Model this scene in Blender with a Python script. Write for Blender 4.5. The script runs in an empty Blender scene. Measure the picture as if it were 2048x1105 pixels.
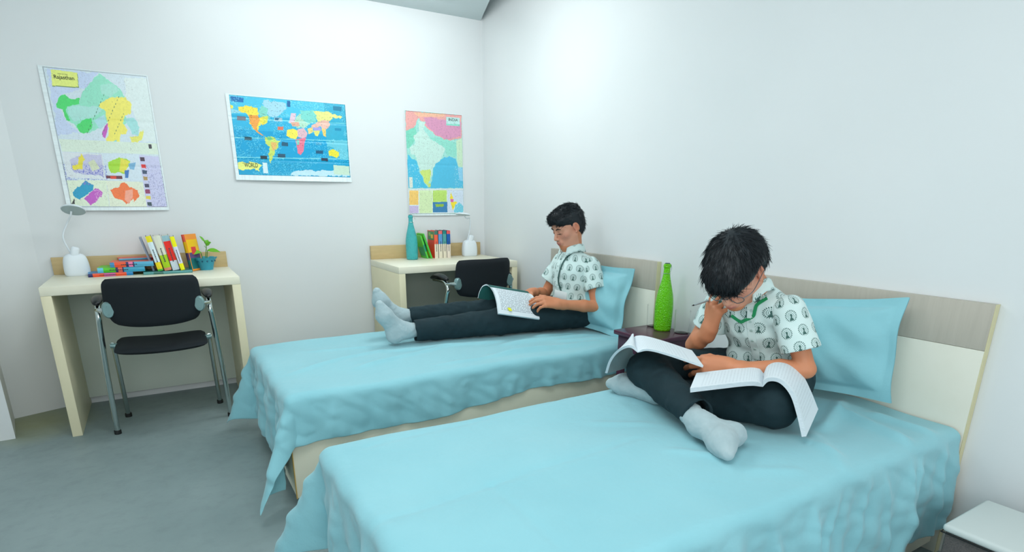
import bpy, bmesh, math, random
import numpy as np
from mathutils import Vector, Matrix
random.seed(7); rng = np.random.default_rng(7)
C = bpy.context.scene.collection
ORG = {}
def V3(*a): return np.array(a, float)
# ------------------------------------------------------------------ materials
def lin(c):
    return tuple(((x/255)/12.92 if x/255 <= .04045 else (((x/255)+.055)/1.055)**2.4) for x in c)
class NT:
    def __init__(s, m): s.t = m.node_tree; s.n = s.t.nodes; s.l = s.t.links
    def inp(s, sock, v):
        if v is None: return
        if hasattr(v, 'is_output') or isinstance(v, bpy.types.NodeSocket): s.l.new(v, sock)
        else: sock.default_value = v
    def m(s, op, a, b=None, c=None):
        n = s.n.new('ShaderNodeMath'); n.operation = op
        s.inp(n.inputs[0], a); s.inp(n.inputs[1], b)
        if c is not None: s.inp(n.inputs[2], c)
        return n.outputs[0]
    def noise(s, scale, vec=None, detail=3, rough=.5, out='Fac'):
        n = s.n.new('ShaderNodeTexNoise'); n.inputs['Scale'].default_value = scale
        n.inputs['Detail'].default_value = detail; n.inputs['Roughness'].default_value = rough
        if vec is not None: s.l.new(vec, n.inputs['Vector'])
        return n.outputs[out]
    def mix(s, f, a, b):
        n = s.n.new('ShaderNodeMix'); n.data_type = 'RGBA'
        s.inp(n.inputs[0], f)
        for k, v in ((6, a), (7, b)):
            if isinstance(v, tuple): n.inputs[k].default_value = (*v[:3], 1)
            else: s.l.new(v, n.inputs[k])
        return n.outputs[2]
    def ramp(s, f, lo, hi):
        n = s.n.new('ShaderNodeMapRange'); s.inp(n.inputs[0], f)
        n.inputs[1].default_value = lo; n.inputs[2].default_value = hi
        return n.outputs[0]
    def coord(s, k='Object', scale=None):
        n = s.n.new('ShaderNodeTexCoord'); o = n.outputs[k]
        if scale:
            mp = s.n.new('ShaderNodeMapping'); s.l.new(o, mp.inputs[0]); mp.inputs[3].default_value = scale; o = mp.outputs[0]
        return o
    def attr(s, name, out='Color'):
        n = s.n.new('ShaderNodeAttribute'); n.attribute_name = name; return n.outputs[out]
    def bump(s, h, strength=.3, dist=.002):
        n = s.n.new('ShaderNodeBump'); n.inputs['Strength'].default_value = strength; n.inputs['Distance'].default_value = dist
        s.l.new(h, n.inputs['Height']); s.l.new(n.outputs[0], s.b.inputs['Normal']); return n
MC = {}
def mat(name, col=(200, 200, 200), rough=.6, metal=0, spec=None, trans=0, ior=1.45, emit=0, sss=0, fn=None, sheen=0, alpha=None):
    if name in MC: return MC[name]
    m = bpy.data.materials.new(name); m.use_nodes = True; t = NT(m); b = t.n['Principled BSDF']; t.b = b
    b.inputs['Base Color'].default_value = (*lin(col), 1); b.inputs['Roughness'].default_value = rough
    b.inputs['Metallic'].default_value = metal; b.inputs['Transmission Weight'].default_value = trans; b.inputs['IOR'].default_value = ior
    if spec is not None: b.inputs['Specular IOR Level'].default_value = spec
    if sheen: b.inputs['Sheen Weight'].default_value = sheen
    if sss:
        b.inputs['Subsurface Weight'].default_value = sss; b.inputs['Subsurface Radius'].default_value = (.012, .005, .003); b.inputs['Subsurface Scale'].default_value = .5
    if emit:
        b.inputs['Emission Color'].default_value = (*lin(col), 1); b.inputs['Emission Strength'].default_value = emit
    if fn: fn(t, b)
    MC[name] = m; return m
def fabric_fn(c1, c2, scale=9, weave=900, bs=.15):
    def f(t, b):
        co = t.coord()
        n = t.noise(scale, co, 4); t.l.new(t.mix(t.ramp(n, .3, .7), lin(c1), lin(c2)), b.inputs['Base Color'])
        t.bump(t.noise(weave, co, 2), bs, .0006)
    return f
# ------------------------------------------------------------------ mesh helpers
def empty(name, loc, label, cat, group=None):
    o = bpy.data.objects.new(name, None); C.objects.link(o); o.location = loc; o.empty_display_size = .05
    o['label'] = label; o['category'] = cat
    if group: o['group'] = group
    ORG[o.name] = np.array(loc, float); return o
def tag(o, label=None, cat=None, group=None, kind=None):
    for k, v in (('label', label), ('category', cat), ('group', group), ('kind', kind)):
        if v: o[k] = v
    return o
def link(name, me, parent=None, loc=None):
    """verts are given in world space (or the parent's frame when the parent sits at the origin)"""
    o = bpy.data.objects.new(name, me); C.objects.link(o)
    if parent is not None:
        off = ORG[parent.name]; o.parent = parent; ORG[o.name] = off
    else:
        off = np.array(loc if loc is not None else (0, 0, 0), float); o.location = off; ORG[o.name] = off
    if np.any(off != 0): me.transform(Matrix.Translation(Vector(-off)))
    return o
def mk(name, verts, faces, mats, parent=None, smooth=True, mi=None, loc=None):
    me = bpy.data.meshes.new(name)
    v = np.asarray(verts, np.float32)
    if isinstance(faces, np.ndarray):
        me.vertices.add(len(v)); me.vertices.foreach_set('co', v.ravel())
        nf, k = faces.shape
        me.loops.add(nf*k); me.loops.foreach_set('vertex_index', faces.astype(np.int32).ravel())
        me.polygons.add(nf); me.polygons.foreach_set('loop_start', np.arange(0, nf*k, k, dtype=np.int32))
        me.update(calc_edges=True)
    else:
        me.from_pydata([tuple(map(float, p)) for p in v], [], [tuple(f) for f in faces])
    for m in (mats if isinstance(mats, (list, tuple)) else [mats]): me.materials.append(m)
    if mi is not None: me.polygons.foreach_set('material_index', np.asarray(mi, np.int32))
    me.polygons.foreach_set('use_smooth', [smooth]*len(me.polygons)); me.validate(); me.update()
    return link(name, me, parent, loc)
class BM:
    def __init__(s): s.b = bmesh.new()
    def box(s, x0, x1, y0, y1, z0, z1, bev=0, seg=2, M=None, mi=0):
        r = bmesh.ops.create_cube(s.b, size=1); vs = r['verts']
        for v in vs: v.co = Vector(((x0+x1)/2+v.co.x*(x1-x0), (y0+y1)/2+v.co.y*(y1-y0), (z0+z1)/2+v.co.z*(z1-z0)))
        fs = set(f for v in vs for f in v.link_faces)
        for f in fs: f.material_index = mi
        if bev:
            es = list({e for v in vs for e in v.link_edges})
            rr = bmesh.ops.bevel(s.b, geom=es, offset=bev, segments=seg, affect='EDGES', profile=.5)
            vs = list({v for f in rr['faces'] for v in f.verts} | {v for v in vs if v.is_valid})
            for f in rr['faces']: f.material_index = mi
        if M is not None: bmesh.ops.transform(s.b, matrix=M, verts=vs)
        return s
    def tube(s, pts, r, n=12, caps=True, M=None, mi=0):
        pts = [Vector(p) for p in pts]; rs = r if isinstance(r, (list, tuple)) else [r]*len(pts)
        rings = []; prev = None
        for i, p in enumerate(pts):
            t = ((pts[min(i+1, len(pts)-1)]-pts[max(i-1, 0)])).normalized()
            if prev is None: a = t.orthogonal().normalized()
            else: a = (prev - t*prev.dot(t)).normalized()
            prev = a; b = t.cross(a)
            rings.append([s.b.verts.new(p+(a*math.cos(k*2*math.pi/n)+b*math.sin(k*2*math.pi/n))*rs[i]) for k in range(n)])
        for A, B in zip(rings, rings[1:]):
            for k in range(n):
                s.b.faces.new((A[k], A[(k+1) % n], B[(k+1) % n], B[k])).material_index = mi
        if caps:
            s.b.faces.new(rings[0][::-1]).material_index = mi; s.b.faces.new(rings[-1]).material_index = mi
        if M is not None: bmesh.ops.transform(s.b, matrix=M, verts=[v for R in rings for v in R])
        return s
    def lathe(s, prof, n=32, c=(0, 0, 0), M=None, mi=0, close=False):
        rings = []
        for r, z in prof:
            if r < 1e-5: rings.append([s.b.verts.new((c[0], c[1], c[2]+z))])
            else: rings.append([s.b.verts.new((c[0]+r*math.cos(k*2*math.pi/n), c[1]+r*math.sin(k*2*math.pi/n), c[2]+z)) for k in range(n)])
        for A, B in zip(rings, rings[1:]):
            for k in range(n):
                k2 = (k+1) % n
                if len(A) == 1 and len(B) == 1: continue
                if len(A) == 1: f = (A[0], B[k2], B[k])
                elif len(B) == 1: f = (A[k], A[k2], B[0])
                else: f = (A[k], A[k2], B[k2], B[k])
                s.b.faces.new(f).material_index = mi
        if M is not None: bmesh.ops.transform(s.b, matrix=M, verts=[v for R in rings for v in R])
        return s
    def grid(s, fn, nu, nv, mi=0, closed=False):
        g = [[s.b.verts.new(fn(i/(nu-1), j/(nv-1))) for j in range(nv)] for i in range(nu)]
        for i in range(nu-1):
            for j in range(nv-1): s.b.faces.new((g[i][j], g[i+1][j], g[i+1][j+1], g[i][j+1])).material_index = mi
        return s
    def poly(s, pts, mi=0):
        s.b.faces.new([s.b.verts.new(p) for p in pts]).material_index = mi; return s
    def obj(s, name, mats, parent=None, smooth=True, loc=None, angle=35):
        bmesh.ops.recalc_face_normals(s.b, faces=s.b.faces[:])
        me = bpy.data.meshes.new(name); s.b.to_mesh(me); s.b.free()
        for m in (mats if isinstance(mats, (list, tuple)) else [mats]): me.materials.append(m)
        me.polygons.foreach_set('use_smooth', [smooth]*len(me.polygons))
        if smooth and angle: me.set_sharp_from_angle(angle=math.radians(angle))
        me.update(); return link(name, me, parent, loc)
def smooth_path(pts, n=8):
    P = [np.array(p, float) for p in pts]; P = [2*P[0]-P[1]]+P+[2*P[-1]-P[-2]]; out = []
    for i in range(1, len(P)-2):
        for k in range(n):
            t = k/n; a, b, c, d = P[i-1:i+3]
            out.append(.5*((2*b)+(c-a)*t+(2*a-5*b+4*c-d)*t*t+(3*b-a-3*c+d)*t**3))
    out.append(P[-2]); return out
# ------------------------------------------------------------------ implicit surfaces -> one continuous mesh
class Sdf:
    """blend of round cones and ellipsoids, meshed with sparse surface nets"""
    def __init__(s): s.p = []; s.warp = None
    def cap(s, a, b, ra, rb=None, k=.02, op='u'):
        a = V3(*a); b = V3(*b); rb = ra if rb is None else rb; s.p.append(('c', a, b, ra, rb, k, op)); return s
    def sph(s, c, r, k=.02, op='u'): return s.ell(c, (r, r, r), None, k, op)
    def ell(s, c, r, R=None, k=.02, op='u'):
        s.p.append(('e', V3(*c), V3(*r), None if R is None else np.array(R, float), None, k, op)); return s
    def box(s, c, h, R, rad, k=.02, op='u'):
        s.p.append(('b', V3(*c), V3(*h), None if R is None else np.array(R, float), rad, k, op)); return s
    def plane(s, c, n, k=.004):        # keep the side the normal points away from
        n = V3(*n); s.p.append(('p', V3(*c), n/np.linalg.norm(n), None, None, k, 'i')); return s
    def chain(s, pts, rs, k=.02):
        for i in range(len(pts)-1): s.cap(pts[i], pts[i+1], rs[i], rs[i+1], k)
        return s
    @staticmethod
    def prim(p, X):
        t = p[0]
        if t == 'c':
            a, b, ra, rb = p[1:5]; ba = b-a; L = np.linalg.norm(ba)
            if L < 1e-6: return np.linalg.norm(X-a, axis=-1)-max(ra, rb)
            h = np.clip(((X-a)@ba)/(L*L), 0, 1)
            return np.linalg.norm(X-a-h[..., None]*ba, axis=-1)-(ra+(rb-ra)*h)
        if t == 'e':
            q = X-p[1]
            if p[3] is not None: q = q@p[3].T
            k0 = np.linalg.norm(q/p[2], axis=-1); k1 = np.linalg.norm(q/(p[2]**2), axis=-1)
            return np.where(k1 < 1e-6, -p[2].min(), k0*(k0-1)/np.maximum(k1, 1e-6))
        if t == 'b':
            q = X-p[1]
            if p[3] is not None: q = q@p[3].T
            q = np.abs(q)-(p[2]-p[4])
            return np.linalg.norm(np.maximum(q, 0), axis=-1)+np.minimum(q.max(-1), 0)-p[4]
        return (X-p[1])@p[2]
    def ev(s, X, prims=None):
        d = None
        for p in (s.p if prims is None else prims):
            e = s.prim(p, X); k = p[5]; op = p[6]
            if d is None: d = e if op == 'u' else np.full(X.shape[:-1], 9.); 
            elif op == 'u':
                h = np.maximum(k-np.abs(d-e), 0)/max(k, 1e-6); d = np.minimum(d, e)-h*h*k*.25
            elif op == 's':
                e = -e; h = np.maximum(k-np.abs(d-e), 0)/max(k, 1e-6); d = np.maximum(d, e)+h*h*k*.25
            elif op == 'i':
                h = np.maximum(k-np.abs(d-e), 0)/max(k, 1e-6); d = np.maximum(d, e)+h*h*k*.25
        if s.warp is not None: d = d+s.warp(X)
        return d
    def grad(s, X):
        e = 1e-3; g = np.stack([s.ev(X+e*np.eye(3)[i])-s.ev(X-e*np.eye(3)[i]) for i in range(3)], -1)
        return g/np.maximum(np.linalg.norm(g, axis=-1, keepdims=True), 1e-9)
    def snap(s, pts, off=0.):
        X = np.array(pts, float)
        for _ in range(8): X = X-s.grad(X)*(s.ev(X)-off)[:, None]
        return X
    def mesh(s, h=.003):
        lo = np.full(3, 9.); hi = -lo
        for p in s.p:
            if p[6] != 'u': continue
            if p[0] == 'c':
                r = max(p[3], p[4]); a = np.minimum(p[1], p[2])-r; b = np.maximum(p[1], p[2])+r
            else: r = np.linalg.norm(p[2]) if p[0] == 'b' else p[2].max(); a = p[1]-r; b = p[1]+r
            lo = np.minimum(lo, a); hi = np.maximum(hi, b)
        lo = lo-.02; B = 12; S = B*h; n = np.ceil((hi+.02-lo)/S).astype(int)
        ctr = np.stack(np.meshgrid(*[np.arange(k) for k in n], indexing='ij'), -1).reshape(-1, 3)
        pc = lo+(ctr+.5)*S; d = s.ev(pc); keep = np.abs(d) < S*.5*1.75*1.12+.007
        blocks = ctr[keep]; N = (n+1)*B+2
        off = np.stack(np.meshgrid(*[np.arange(B+1)]*3, indexing='ij'), -1)
        keys = []; vp = []; quads = []
        strd = np.array([N[1]*N[2], N[2], 1], np.int64)
        for bi in range(0, len(blocks), 8):
            for blk in blocks[bi:bi+8]:
                base = blk*B; X = lo+(base+off)*h
                cc = lo+(blk+.5)*S; rad = S*.87
                # cull far union prims
                dd = [float(s.prim(p, cc[None])[0]) for p in s.p]
                mu = min(x for x, p in zip(dd, s.p) if p[6] == 'u')
                pr = [p for x, p in zip(dd, s.p) if (p[6] == 'u' and x < mu+2.2*rad+p[5]+.01) or p[6] == 'i' or (p[6] == 's' and x < rad*1.3+p[5]+.02)]
                D = s.ev(X, pr); sg = D < 0
                if sg.all() or not sg.any(): continue
                # cells
                cs = [(i, j, k) for i in (0, 1) for j in (0, 1) for k in (0, 1)]
                cnt = sum(sg[i:i+B, j:j+B, k:k+B].astype(int) for i, j, k in cs)
                I = np.argwhere((cnt > 0) & (cnt < 8))
                if len(I):
                    acc = np.zeros((len(I), 3)); w = np.zeros(len(I))
                    for a in cs:
                        for ax in range(3):
                            if a[ax]: continue
                            b = list(a); b[ax] = 1
                            da = D[I[:, 0]+a[0], I[:, 1]+a[1], I[:, 2]+a[2]]; db = D[I[:, 0]+b[0], I[:, 1]+b[1], I[:, 2]+b[2]]
                            m = (da < 0) != (db < 0); t = np.where(m, da/np.where(m, da-db, 1), 0)
                            P = np.array(a, float)+t[:, None]*(np.array(b)-np.array(a)); acc += P*m[:, None]; w += m
                    keys.append((base+I)@strd); vp.append(lo+(base+I+acc/w[:, None])*h)
                for ax in range(3):
                    sl = [slice(0, B)]*3; s2 = list(sl); s2[ax] = slice(1, B+1)
                    A = sg[tuple(sl)]; Bq = sg[tuple(s2)]; E = np.argwhere(A != Bq)
                    if not len(E): continue
                    fl = A[E[:, 0], E[:, 1], E[:, 2]]; K = (base+E)@strd
                    u, v = strd[(ax+1) % 3], strd[(ax+2) % 3]
                    q = np.stack([K, K-u, K-u-v, K-v], 1); q[~fl] = q[~fl][:, ::-1]; quads.append(q)
        keys = np.concatenate(keys); vp = np.concatenate(vp); o = np.argsort(keys); keys = keys[o]; vp = vp[o]
        q = np.concatenate(quads); ix = np.searchsorted(keys, q); ix = np.minimum(ix, len(keys)-1)
        ok = (keys[ix] == q).all(1); return vp, ix[ok]
    def obj(s, name, mats, parent=None, h=.003, col=None, pat=None, loc=None, post=None):
        v, f = s.mesh(h)
        if post is not None: v = post(v)
        # one relaxation pass evens the net out
        o = mk(name, v, f, mats, parent, True, None, loc)
        if col is not None:
            a = o.data.color_attributes.new('Col', 'FLOAT_COLOR', 'POINT'); c = np.ones((len(v), 4), np.float32); c[:, :3] = col(v); a.data.foreach_set('color', c.ravel())
        if pat is not None:
            a = o.data.attributes.new('pat', 'FLOAT_VECTOR', 'POINT'); a.data.foreach_set('vector', np.asarray(pat(v), np.float32).ravel())
        return o
def frame(f, up):
    """rows right, forward, up"""
    f = V3(*f); f /= np.linalg.norm(f); r = np.cross(f, V3(*up)); r /= np.linalg.norm(r); u = np.cross(r, f); return np.array([r, f, u])
def wob(X, sc, ph=0.):
    return (np.sin(X[..., 0]*sc+ph+1.3*np.sin(X[..., 1]*sc*.7+ph*2))*np.sin(X[..., 1]*sc*.9-ph+1.1*np.sin(X[..., 2]*sc*.8))*np.sin(X[..., 2]*sc*1.1+ph+1.2*np.sin(X[..., 0]*sc*.6)))
WORLD=[([-0.003,0.832,0.12,0.795,0.003,0.775],(150,215,230)),([0.268,0.966,0.465,0.959,0.465,0.87,0.4,0.807,0.323,0.766,0.276,0.857],(165,215,235)),([0.219,0.802,0.258,0.902,0.308,0.861,0.293,0.795,0.321,0.75,0.264,0.695],(130,215,200)),([0.064,0.855,0.111,0.873,0.225,0.87,0.231,0.82,0.215,0.739,0.27,0.761,0.286,0.698,0.25,0.645,0.23,0.661,0.216,0.611,0.197,0.568,0.182,0.591,0.164,0.623,0.147,0.668,0.138,0.745,0.12,0.791,0.065,0.809],(250,228,80)),([0.139,0.77,0.218,0.77,0.228,0.709,0.196,0.625,0.201,0.57,0.236,0.53,0.246,0.514,0.23,0.52,0.191,0.557,0.166,0.609,0.147,0.661],(245,165,75)),([-0.001,0.88,0.025,0.866,0.018,0.834,-0.003,0.832],(245,235,90)),([0.258,0.759,0.302,0.773,0.29,0.698,0.258,0.67],(225,225,90)),([0.252,0.493,0.305,0.523,0.335,0.484,0.376,0.445,0.366,0.38,0.335,0.327,0.314,0.259,0.287,0.191,0.292,0.161,0.276,0.186,0.274,0.273,0.277,0.357,0.255,0.427],(205,225,110)),([0.299,0.439,0.353,0.436,0.336,0.348,0.307,0.325,0.301,0.391],(238,190,110)),([0.267,0.502,0.304,0.511,0.319,0.475,0.284,0.455],(120,205,140)),([0.452,0.609,0.504,0.63,0.541,0.609,0.542,0.541,0.523,0.498,0.479,0.5,0.441,0.534],(248,232,90)),([0.542,0.625,0.6,0.648,0.63,0.582,0.616,0.532,0.581,0.511,0.542,0.525],(225,185,195)),([0.517,0.491,0.615,0.523,0.593,0.445,0.581,0.343,0.55,0.286,0.527,0.307,0.523,0.407],(242,125,150)),([0.521,0.482,0.551,0.493,0.547,0.425,0.527,0.416],(130,205,190)),([0.471,0.716,0.541,0.773,0.6,0.83,0.643,0.784,0.649,0.702,0.622,0.65,0.544,0.65,0.49,0.67],(180,225,200)),([0.501,0.834,0.545,0.83,0.526,0.723,0.474,0.693],(228,200,215)),([0.492,0.711,0.56,0.725,0.567,0.668,0.501,0.661],(230,175,150)),([0.591,0.861,0.707,0.889,0.724,0.809,0.72,0.741,0.65,0.718,0.596,0.761],(125,215,205)),([0.71,0.866,0.833,0.88,0.961,0.843,0.954,0.816,0.864,0.807,0.849,0.755,0.733,0.759],(232,235,140)),([0.673,0.705,0.744,0.761,0.839,0.77,0.84,0.702,0.796,0.632,0.739,0.677,0.68,0.655],(236,188,172)),([0.681,0.664,0.751,0.668,0.76,0.627,0.724,0.607,0.69,0.63],(165,160,225)),([0.684,0.62,0.748,0.627,0.72,0.548,0.698,0.555],(228,225,120)),([0.761,0.661,0.801,0.648,0.796,0.545,0.773,0.561],(238,205,110)),([0.634,0.641,0.681,0.67,0.683,0.605,0.64,0.566],(238,212,130)),([0.775,0.493,0.999,0.511,0.99,0.264,0.911,0.257,0.899,0.364,0.841,0.411,0.796,0.427],(105,200,220)),([0.809,0.359,0.852,0.386,0.905,0.348,0.905,0.295,0.881,0.266,0.836,0.291,0.812,0.289],(242,230,60)),([0.447,0.032,0.52,0.098,0.61,0.075,0.729,0.089,0.836,0.077,0.994,0.059,0.994,0.018,0.446,0.005],(190,225,235)),([0.844,0.166,0.996,0.157,0.994,0.03,0.84,0.036],(200,226,205)),([0.012,0.98,0.114,0.977,0.11,0.916,0.009,0.916],(0,110,180)),([0.046,0.745,0.117,0.743,0.113,0.693,0.041,0.693],(120,120,130)),([0.087,0.491,0.145,0.489,0.142,0.448,0.083,0.45],(45,90,105)),([0.353,0.761,0.421,0.761,0.418,0.711,0.348,0.711],(170,205,215)),([0.359,0.755,0.397,0.752,0.379,0.723,0.357,0.73],(30,110,150)),([0.373,0.645,0.422,0.648,0.419,0.6,0.37,0.6],(228,120,90)),([0.394,0.448,0.449,0.445,0.446,0.398,0.391,0.398],(30,90,120)),([0.348,0.289,0.415,0.291,0.412,0.241,0.345,0.241],(40,85,110)),([0.199,0.255,0.256,0.257,0.253,0.214,0.196,0.214],(30,60,70)),([0.692,0.359,0.759,0.359,0.756,0.316,0.689,0.316],(25,90,125)),([0.736,0.259,0.797,0.257,0.796,0.216,0.733,0.218],(45,60,80)),([0.884,0.968,0.967,0.966,0.959,0.905,0.883,0.909],(0,125,160)),([0.476,0.984,0.505,0.984,0.499,0.907,0.471,0.911],(0,100,160)),([0.698,0.47,0.751,0.47,0.748,0.43,0.696,0.43],(60,160,200)),([0.886,0.673,0.947,0.675,0.944,0.641,0.884,0.639],(0,140,180)),([0.025,0.161,0.172,0.166,0.19,0.145,0.188,0.102,0.17,0.066,0.022,0.066,0.006,0.086,0.009,0.136],(236,240,130)),([0.21,0.17,0.249,0.164,0.247,0.025,0.207,0.03],(215,235,240))]
RAJ=[([0.031,0.99,0.525,0.988,0.359,0.88,0.147,0.82,0.051,0.748,0.114,0.647,0.217,0.556,0.011,0.523],(200,214,240)),([0.779,0.98,1.009,0.982,0.993,0.507,0.853,0.512,0.806,0.712,0.739,0.817],(222,234,232)),([0.462,0.943,0.529,0.984,0.594,0.952,0.685,0.905,0.725,0.848,0.792,0.786,0.714,0.707,0.73,0.653,0.629,0.616,0.518,0.644,0.431,0.597,0.319,0.561,0.232,0.556,0.176,0.619,0.121,0.647,0.125,0.742,0.277,0.78,0.359,0.88],(150,226,198)),([0.145,0.732,0.268,0.75,0.4,0.755,0.511,0.741,0.393,0.671,0.241,0.643,0.181,0.63,0.154,0.681],(176,228,218)),([0.051,0.748,0.125,0.814,0.167,0.817,0.188,0.792,0.283,0.802,0.279,0.76,0.152,0.738,0.123,0.706,0.154,0.638,0.121,0.643,0.109,0.684,0.096,0.709,0.051,0.723],(72,216,112)),([0.201,0.599,0.286,0.65,0.362,0.669,0.364,0.616,0.312,0.559,0.232,0.555],(72,216,112)),([0.511,0.909,0.647,0.928,0.694,0.878,0.594,0.83,0.509,0.846],(170,228,210)),([0.493,0.782,0.594,0.83,0.759,0.833,0.792,0.786,0.77,0.72,0.71,0.695,0.676,0.65,0.701,0.597,0.679,0.562,0.632,0.561,0.621,0.483,0.571,0.436,0.502,0.469,0.469,0.511,0.518,0.59,0.518,0.676,0.525,0.731,0.458,0.754],(246,233,105)),([0.446,0.565,0.48,0.609,0.522,0.638,0.5,0.578,0.464,0.521,0.442,0.537],(200,90,190)),([0.705,0.673,0.801,0.69,0.839,0.624,0.815,0.556,0.741,0.565,0.723,0.619],(165,222,220)),([0.386,0.649,0.5,0.697,0.507,0.633,0.429,0.586],(175,222,226)),([0.719,0.542,0.799,0.551,0.891,0.609,0.848,0.524,0.739,0.498],(236,232,112)),([0.502,0.49,0.576,0.515,0.571,0.47,0.531,0.458],(130,216,216)),([0.315,0.974,0.301,0.874,0.054,0.87,0.054,0.876],(110,140,90)),([0.071,0.987,0.312,0.98,0.297,0.88,0.054,0.876],(232,240,130)),([0.013,0.504,0.996,0.504,0.993,0.417,0.016,0.413],(220,234,218)),([0.016,0.41,0.404,0.404,0.395,0.214,0.016,0.225],(222,228,232)),([0.228,0.4,0.395,0.397,0.384,0.236,0.094,0.255,0.065,0.347],(200,200,226)),([0.208,0.41,0.223,0.362,0.174,0.283,0.1,0.277,0.087,0.309,0.141,0.321],(238,222,70)),([0.248,0.34,0.312,0.363,0.355,0.297,0.275,0.274],(215,222,190)),([0.404,0.404,0.788,0.408,0.772,0.202,0.395,0.214],(214,228,238)),([0.449,0.344,0.574,0.387,0.676,0.36,0.607,0.268,0.458,0.261],(172,222,60)),([0.587,0.381,0.674,0.356,0.607,0.268,0.547,0.278],(236,226,80)),([0.654,0.338,0.737,0.351,0.705,0.293,0.661,0.297],(125,180,215)),([0.603,0.286,0.652,0.291,0.627,0.228,0.596,0.228],(60,120,190)),([0.402,0.245,0.569,0.243,0.565,0.22,0.4,0.223],(110,50,60)),([0.446,0.242,0.507,0.242,0.502,0.221,0.444,0.221],(225,70,50)),([0.009,0.205,0.393,0.208,0.379,0.007,0.0,0.013],(226,238,214)),([0.036,0.114,0.127,0.16,0.183,0.205,0.257,0.173,0.246,0.133,0.188,0.104,0.087,0.061,0.04,0.081],(25,158,198)),([0.138,0.064,0.237,0.127,0.288,0.151,0.337,0.111,0.263,0.053,0.194,0.019],(198,95,198)),([0.004,0.025,0.045,0.07,0.04,0.025],(60,60,60)),([0.395,0.206,0.775,0.199,0.772,0.003,0.384,0.007],(230,236,214)),([0.413,0.135,0.518,0.158,0.574,0.199,0.621,0.165,0.701,0.136,0.719,0.095,0.654,0.042,0.638,0.072,0.562,0.019,0.54,0.06,0.449,0.066],(250,122,62)),([0.574,0.13,0.654,0.142,0.641,0.083,0.587,0.025,0.549,0.06],(250,168,142)),([0.781,0.408,0.989,0.4,0.989,-0.001,0.772,0.003],(206,206,236)),([0.79,0.392,0.837,0.392,0.835,0.36,0.788,0.36],(70,50,70)),([0.79,0.338,0.837,0.338,0.835,0.307,0.788,0.309],(225,60,60)),([0.79,0.293,0.839,0.291,0.835,0.264,0.79,0.264],(60,80,110)),([0.788,0.243,0.833,0.242,0.83,0.214,0.788,0.215],(180,150,90)),([0.786,0.187,0.833,0.187,0.833,0.158,0.786,0.158],(70,70,100)),([0.786,0.143,0.837,0.141,0.835,0.108,0.783,0.11],(150,60,100)),([0.781,0.089,0.83,0.089,0.828,0.063,0.779,0.066],(230,210,80)),([0.783,0.042,0.83,0.041,0.828,0.01,0.781,0.013],(60,80,90)),([0.902,0.492,0.935,0.492,0.931,0.461,0.9,0.461],(60,60,70))]
IND=[([-0.002,0.812,0.012,0.994,1.0,1.0,0.981,0.773,0.723,0.746,0.519,0.789,0.324,0.872,0.239,0.941,0.124,0.829],(240,172,168)),([0.308,0.955,0.986,0.93,0.969,0.792,0.723,0.755,0.519,0.795,0.347,0.886],(222,155,188)),([0.136,0.988,0.711,1.0,0.664,0.97,0.221,0.951],(245,190,160)),([-0.002,0.812,0.169,0.855,0.185,0.772,0.066,0.647,0.012,0.639],(130,215,190)),([-0.016,0.638,0.167,0.674,0.192,0.577,0.146,0.527,0.007,0.585],(165,225,215)),([0.216,0.915,0.347,0.909,0.298,0.835,0.406,0.767,0.65,0.7,0.683,0.659,0.599,0.562,0.455,0.472,0.415,0.383,0.354,0.306,0.286,0.329,0.228,0.429,0.167,0.527,0.148,0.576,0.063,0.598,0.045,0.647,0.157,0.697,0.12,0.769,0.232,0.82],(202,232,222)),([0.383,0.766,0.746,0.754,0.908,0.721,0.878,0.582,0.716,0.591,0.671,0.665],(150,222,205)),([0.216,0.429,0.413,0.458,0.39,0.344,0.336,0.295,0.277,0.337],(208,230,125)),([0.007,0.585,0.155,0.527,0.225,0.405,0.286,0.318,0.352,0.264,-0.007,0.261],(75,190,225)),([0.62,0.562,0.737,0.585,0.878,0.568,0.911,0.479,1.007,0.482,1.0,0.267,0.352,0.261,0.413,0.331,0.455,0.458,0.526,0.522],(85,190,225)),([0.885,0.745,0.993,0.774,1.005,0.482,0.911,0.493,0.892,0.582],(205,232,200)),([0.899,0.479,1.007,0.482,1.002,0.338,0.93,0.35],(140,205,235)),([0.023,0.371,0.077,0.368,0.082,0.266,0.019,0.264],(225,232,220)),([0.343,0.306,0.399,0.313,0.392,0.274,0.352,0.273],(205,225,120)),([0.711,0.973,0.96,0.972,0.958,0.908,0.711,0.907],(195,232,228)),([0.711,0.907,0.958,0.908,0.958,0.892,0.711,0.89],(140,220,200)),([0.002,0.257,1.012,0.266,1.002,0.006,-0.005,0.004],(225,236,236)),([0.014,0.239,0.174,0.237,0.162,0.093,0.002,0.093],(250,205,115)),([0.0,0.085,0.162,0.085,0.157,0.01,0.0,0.009],(205,190,226)),([0.188,0.24,0.423,0.24,0.408,0.009,0.171,0.01],(216,236,186)),([0.43,0.242,0.688,0.245,0.681,0.126,0.423,0.123],(192,226,115)),([0.423,0.123,0.692,0.125,0.688,0.015,0.415,0.016],(62,130,180)),([0.458,0.107,0.526,0.093,0.596,0.107,0.643,0.093,0.62,0.074,0.479,0.071],(150,190,70)),([0.704,0.246,0.998,0.249,0.991,0.013,0.692,0.015],(212,224,238)),([0.77,0.231,0.808,0.128,0.876,0.125,0.784,0.031,0.744,0.128],(250,226,60)),([0.754,0.156,0.81,0.153,0.808,0.12,0.754,0.125],(225,110,170)),([0.812,0.018,0.836,0.088,0.92,0.12,0.986,0.074,0.984,0.015],(118,205,226))]
WORLD_S, L_A, L_B, L_C, L_D, L_P, EXPO = .84, 5, 13, 20, 1.1, 13.5, .29
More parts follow.
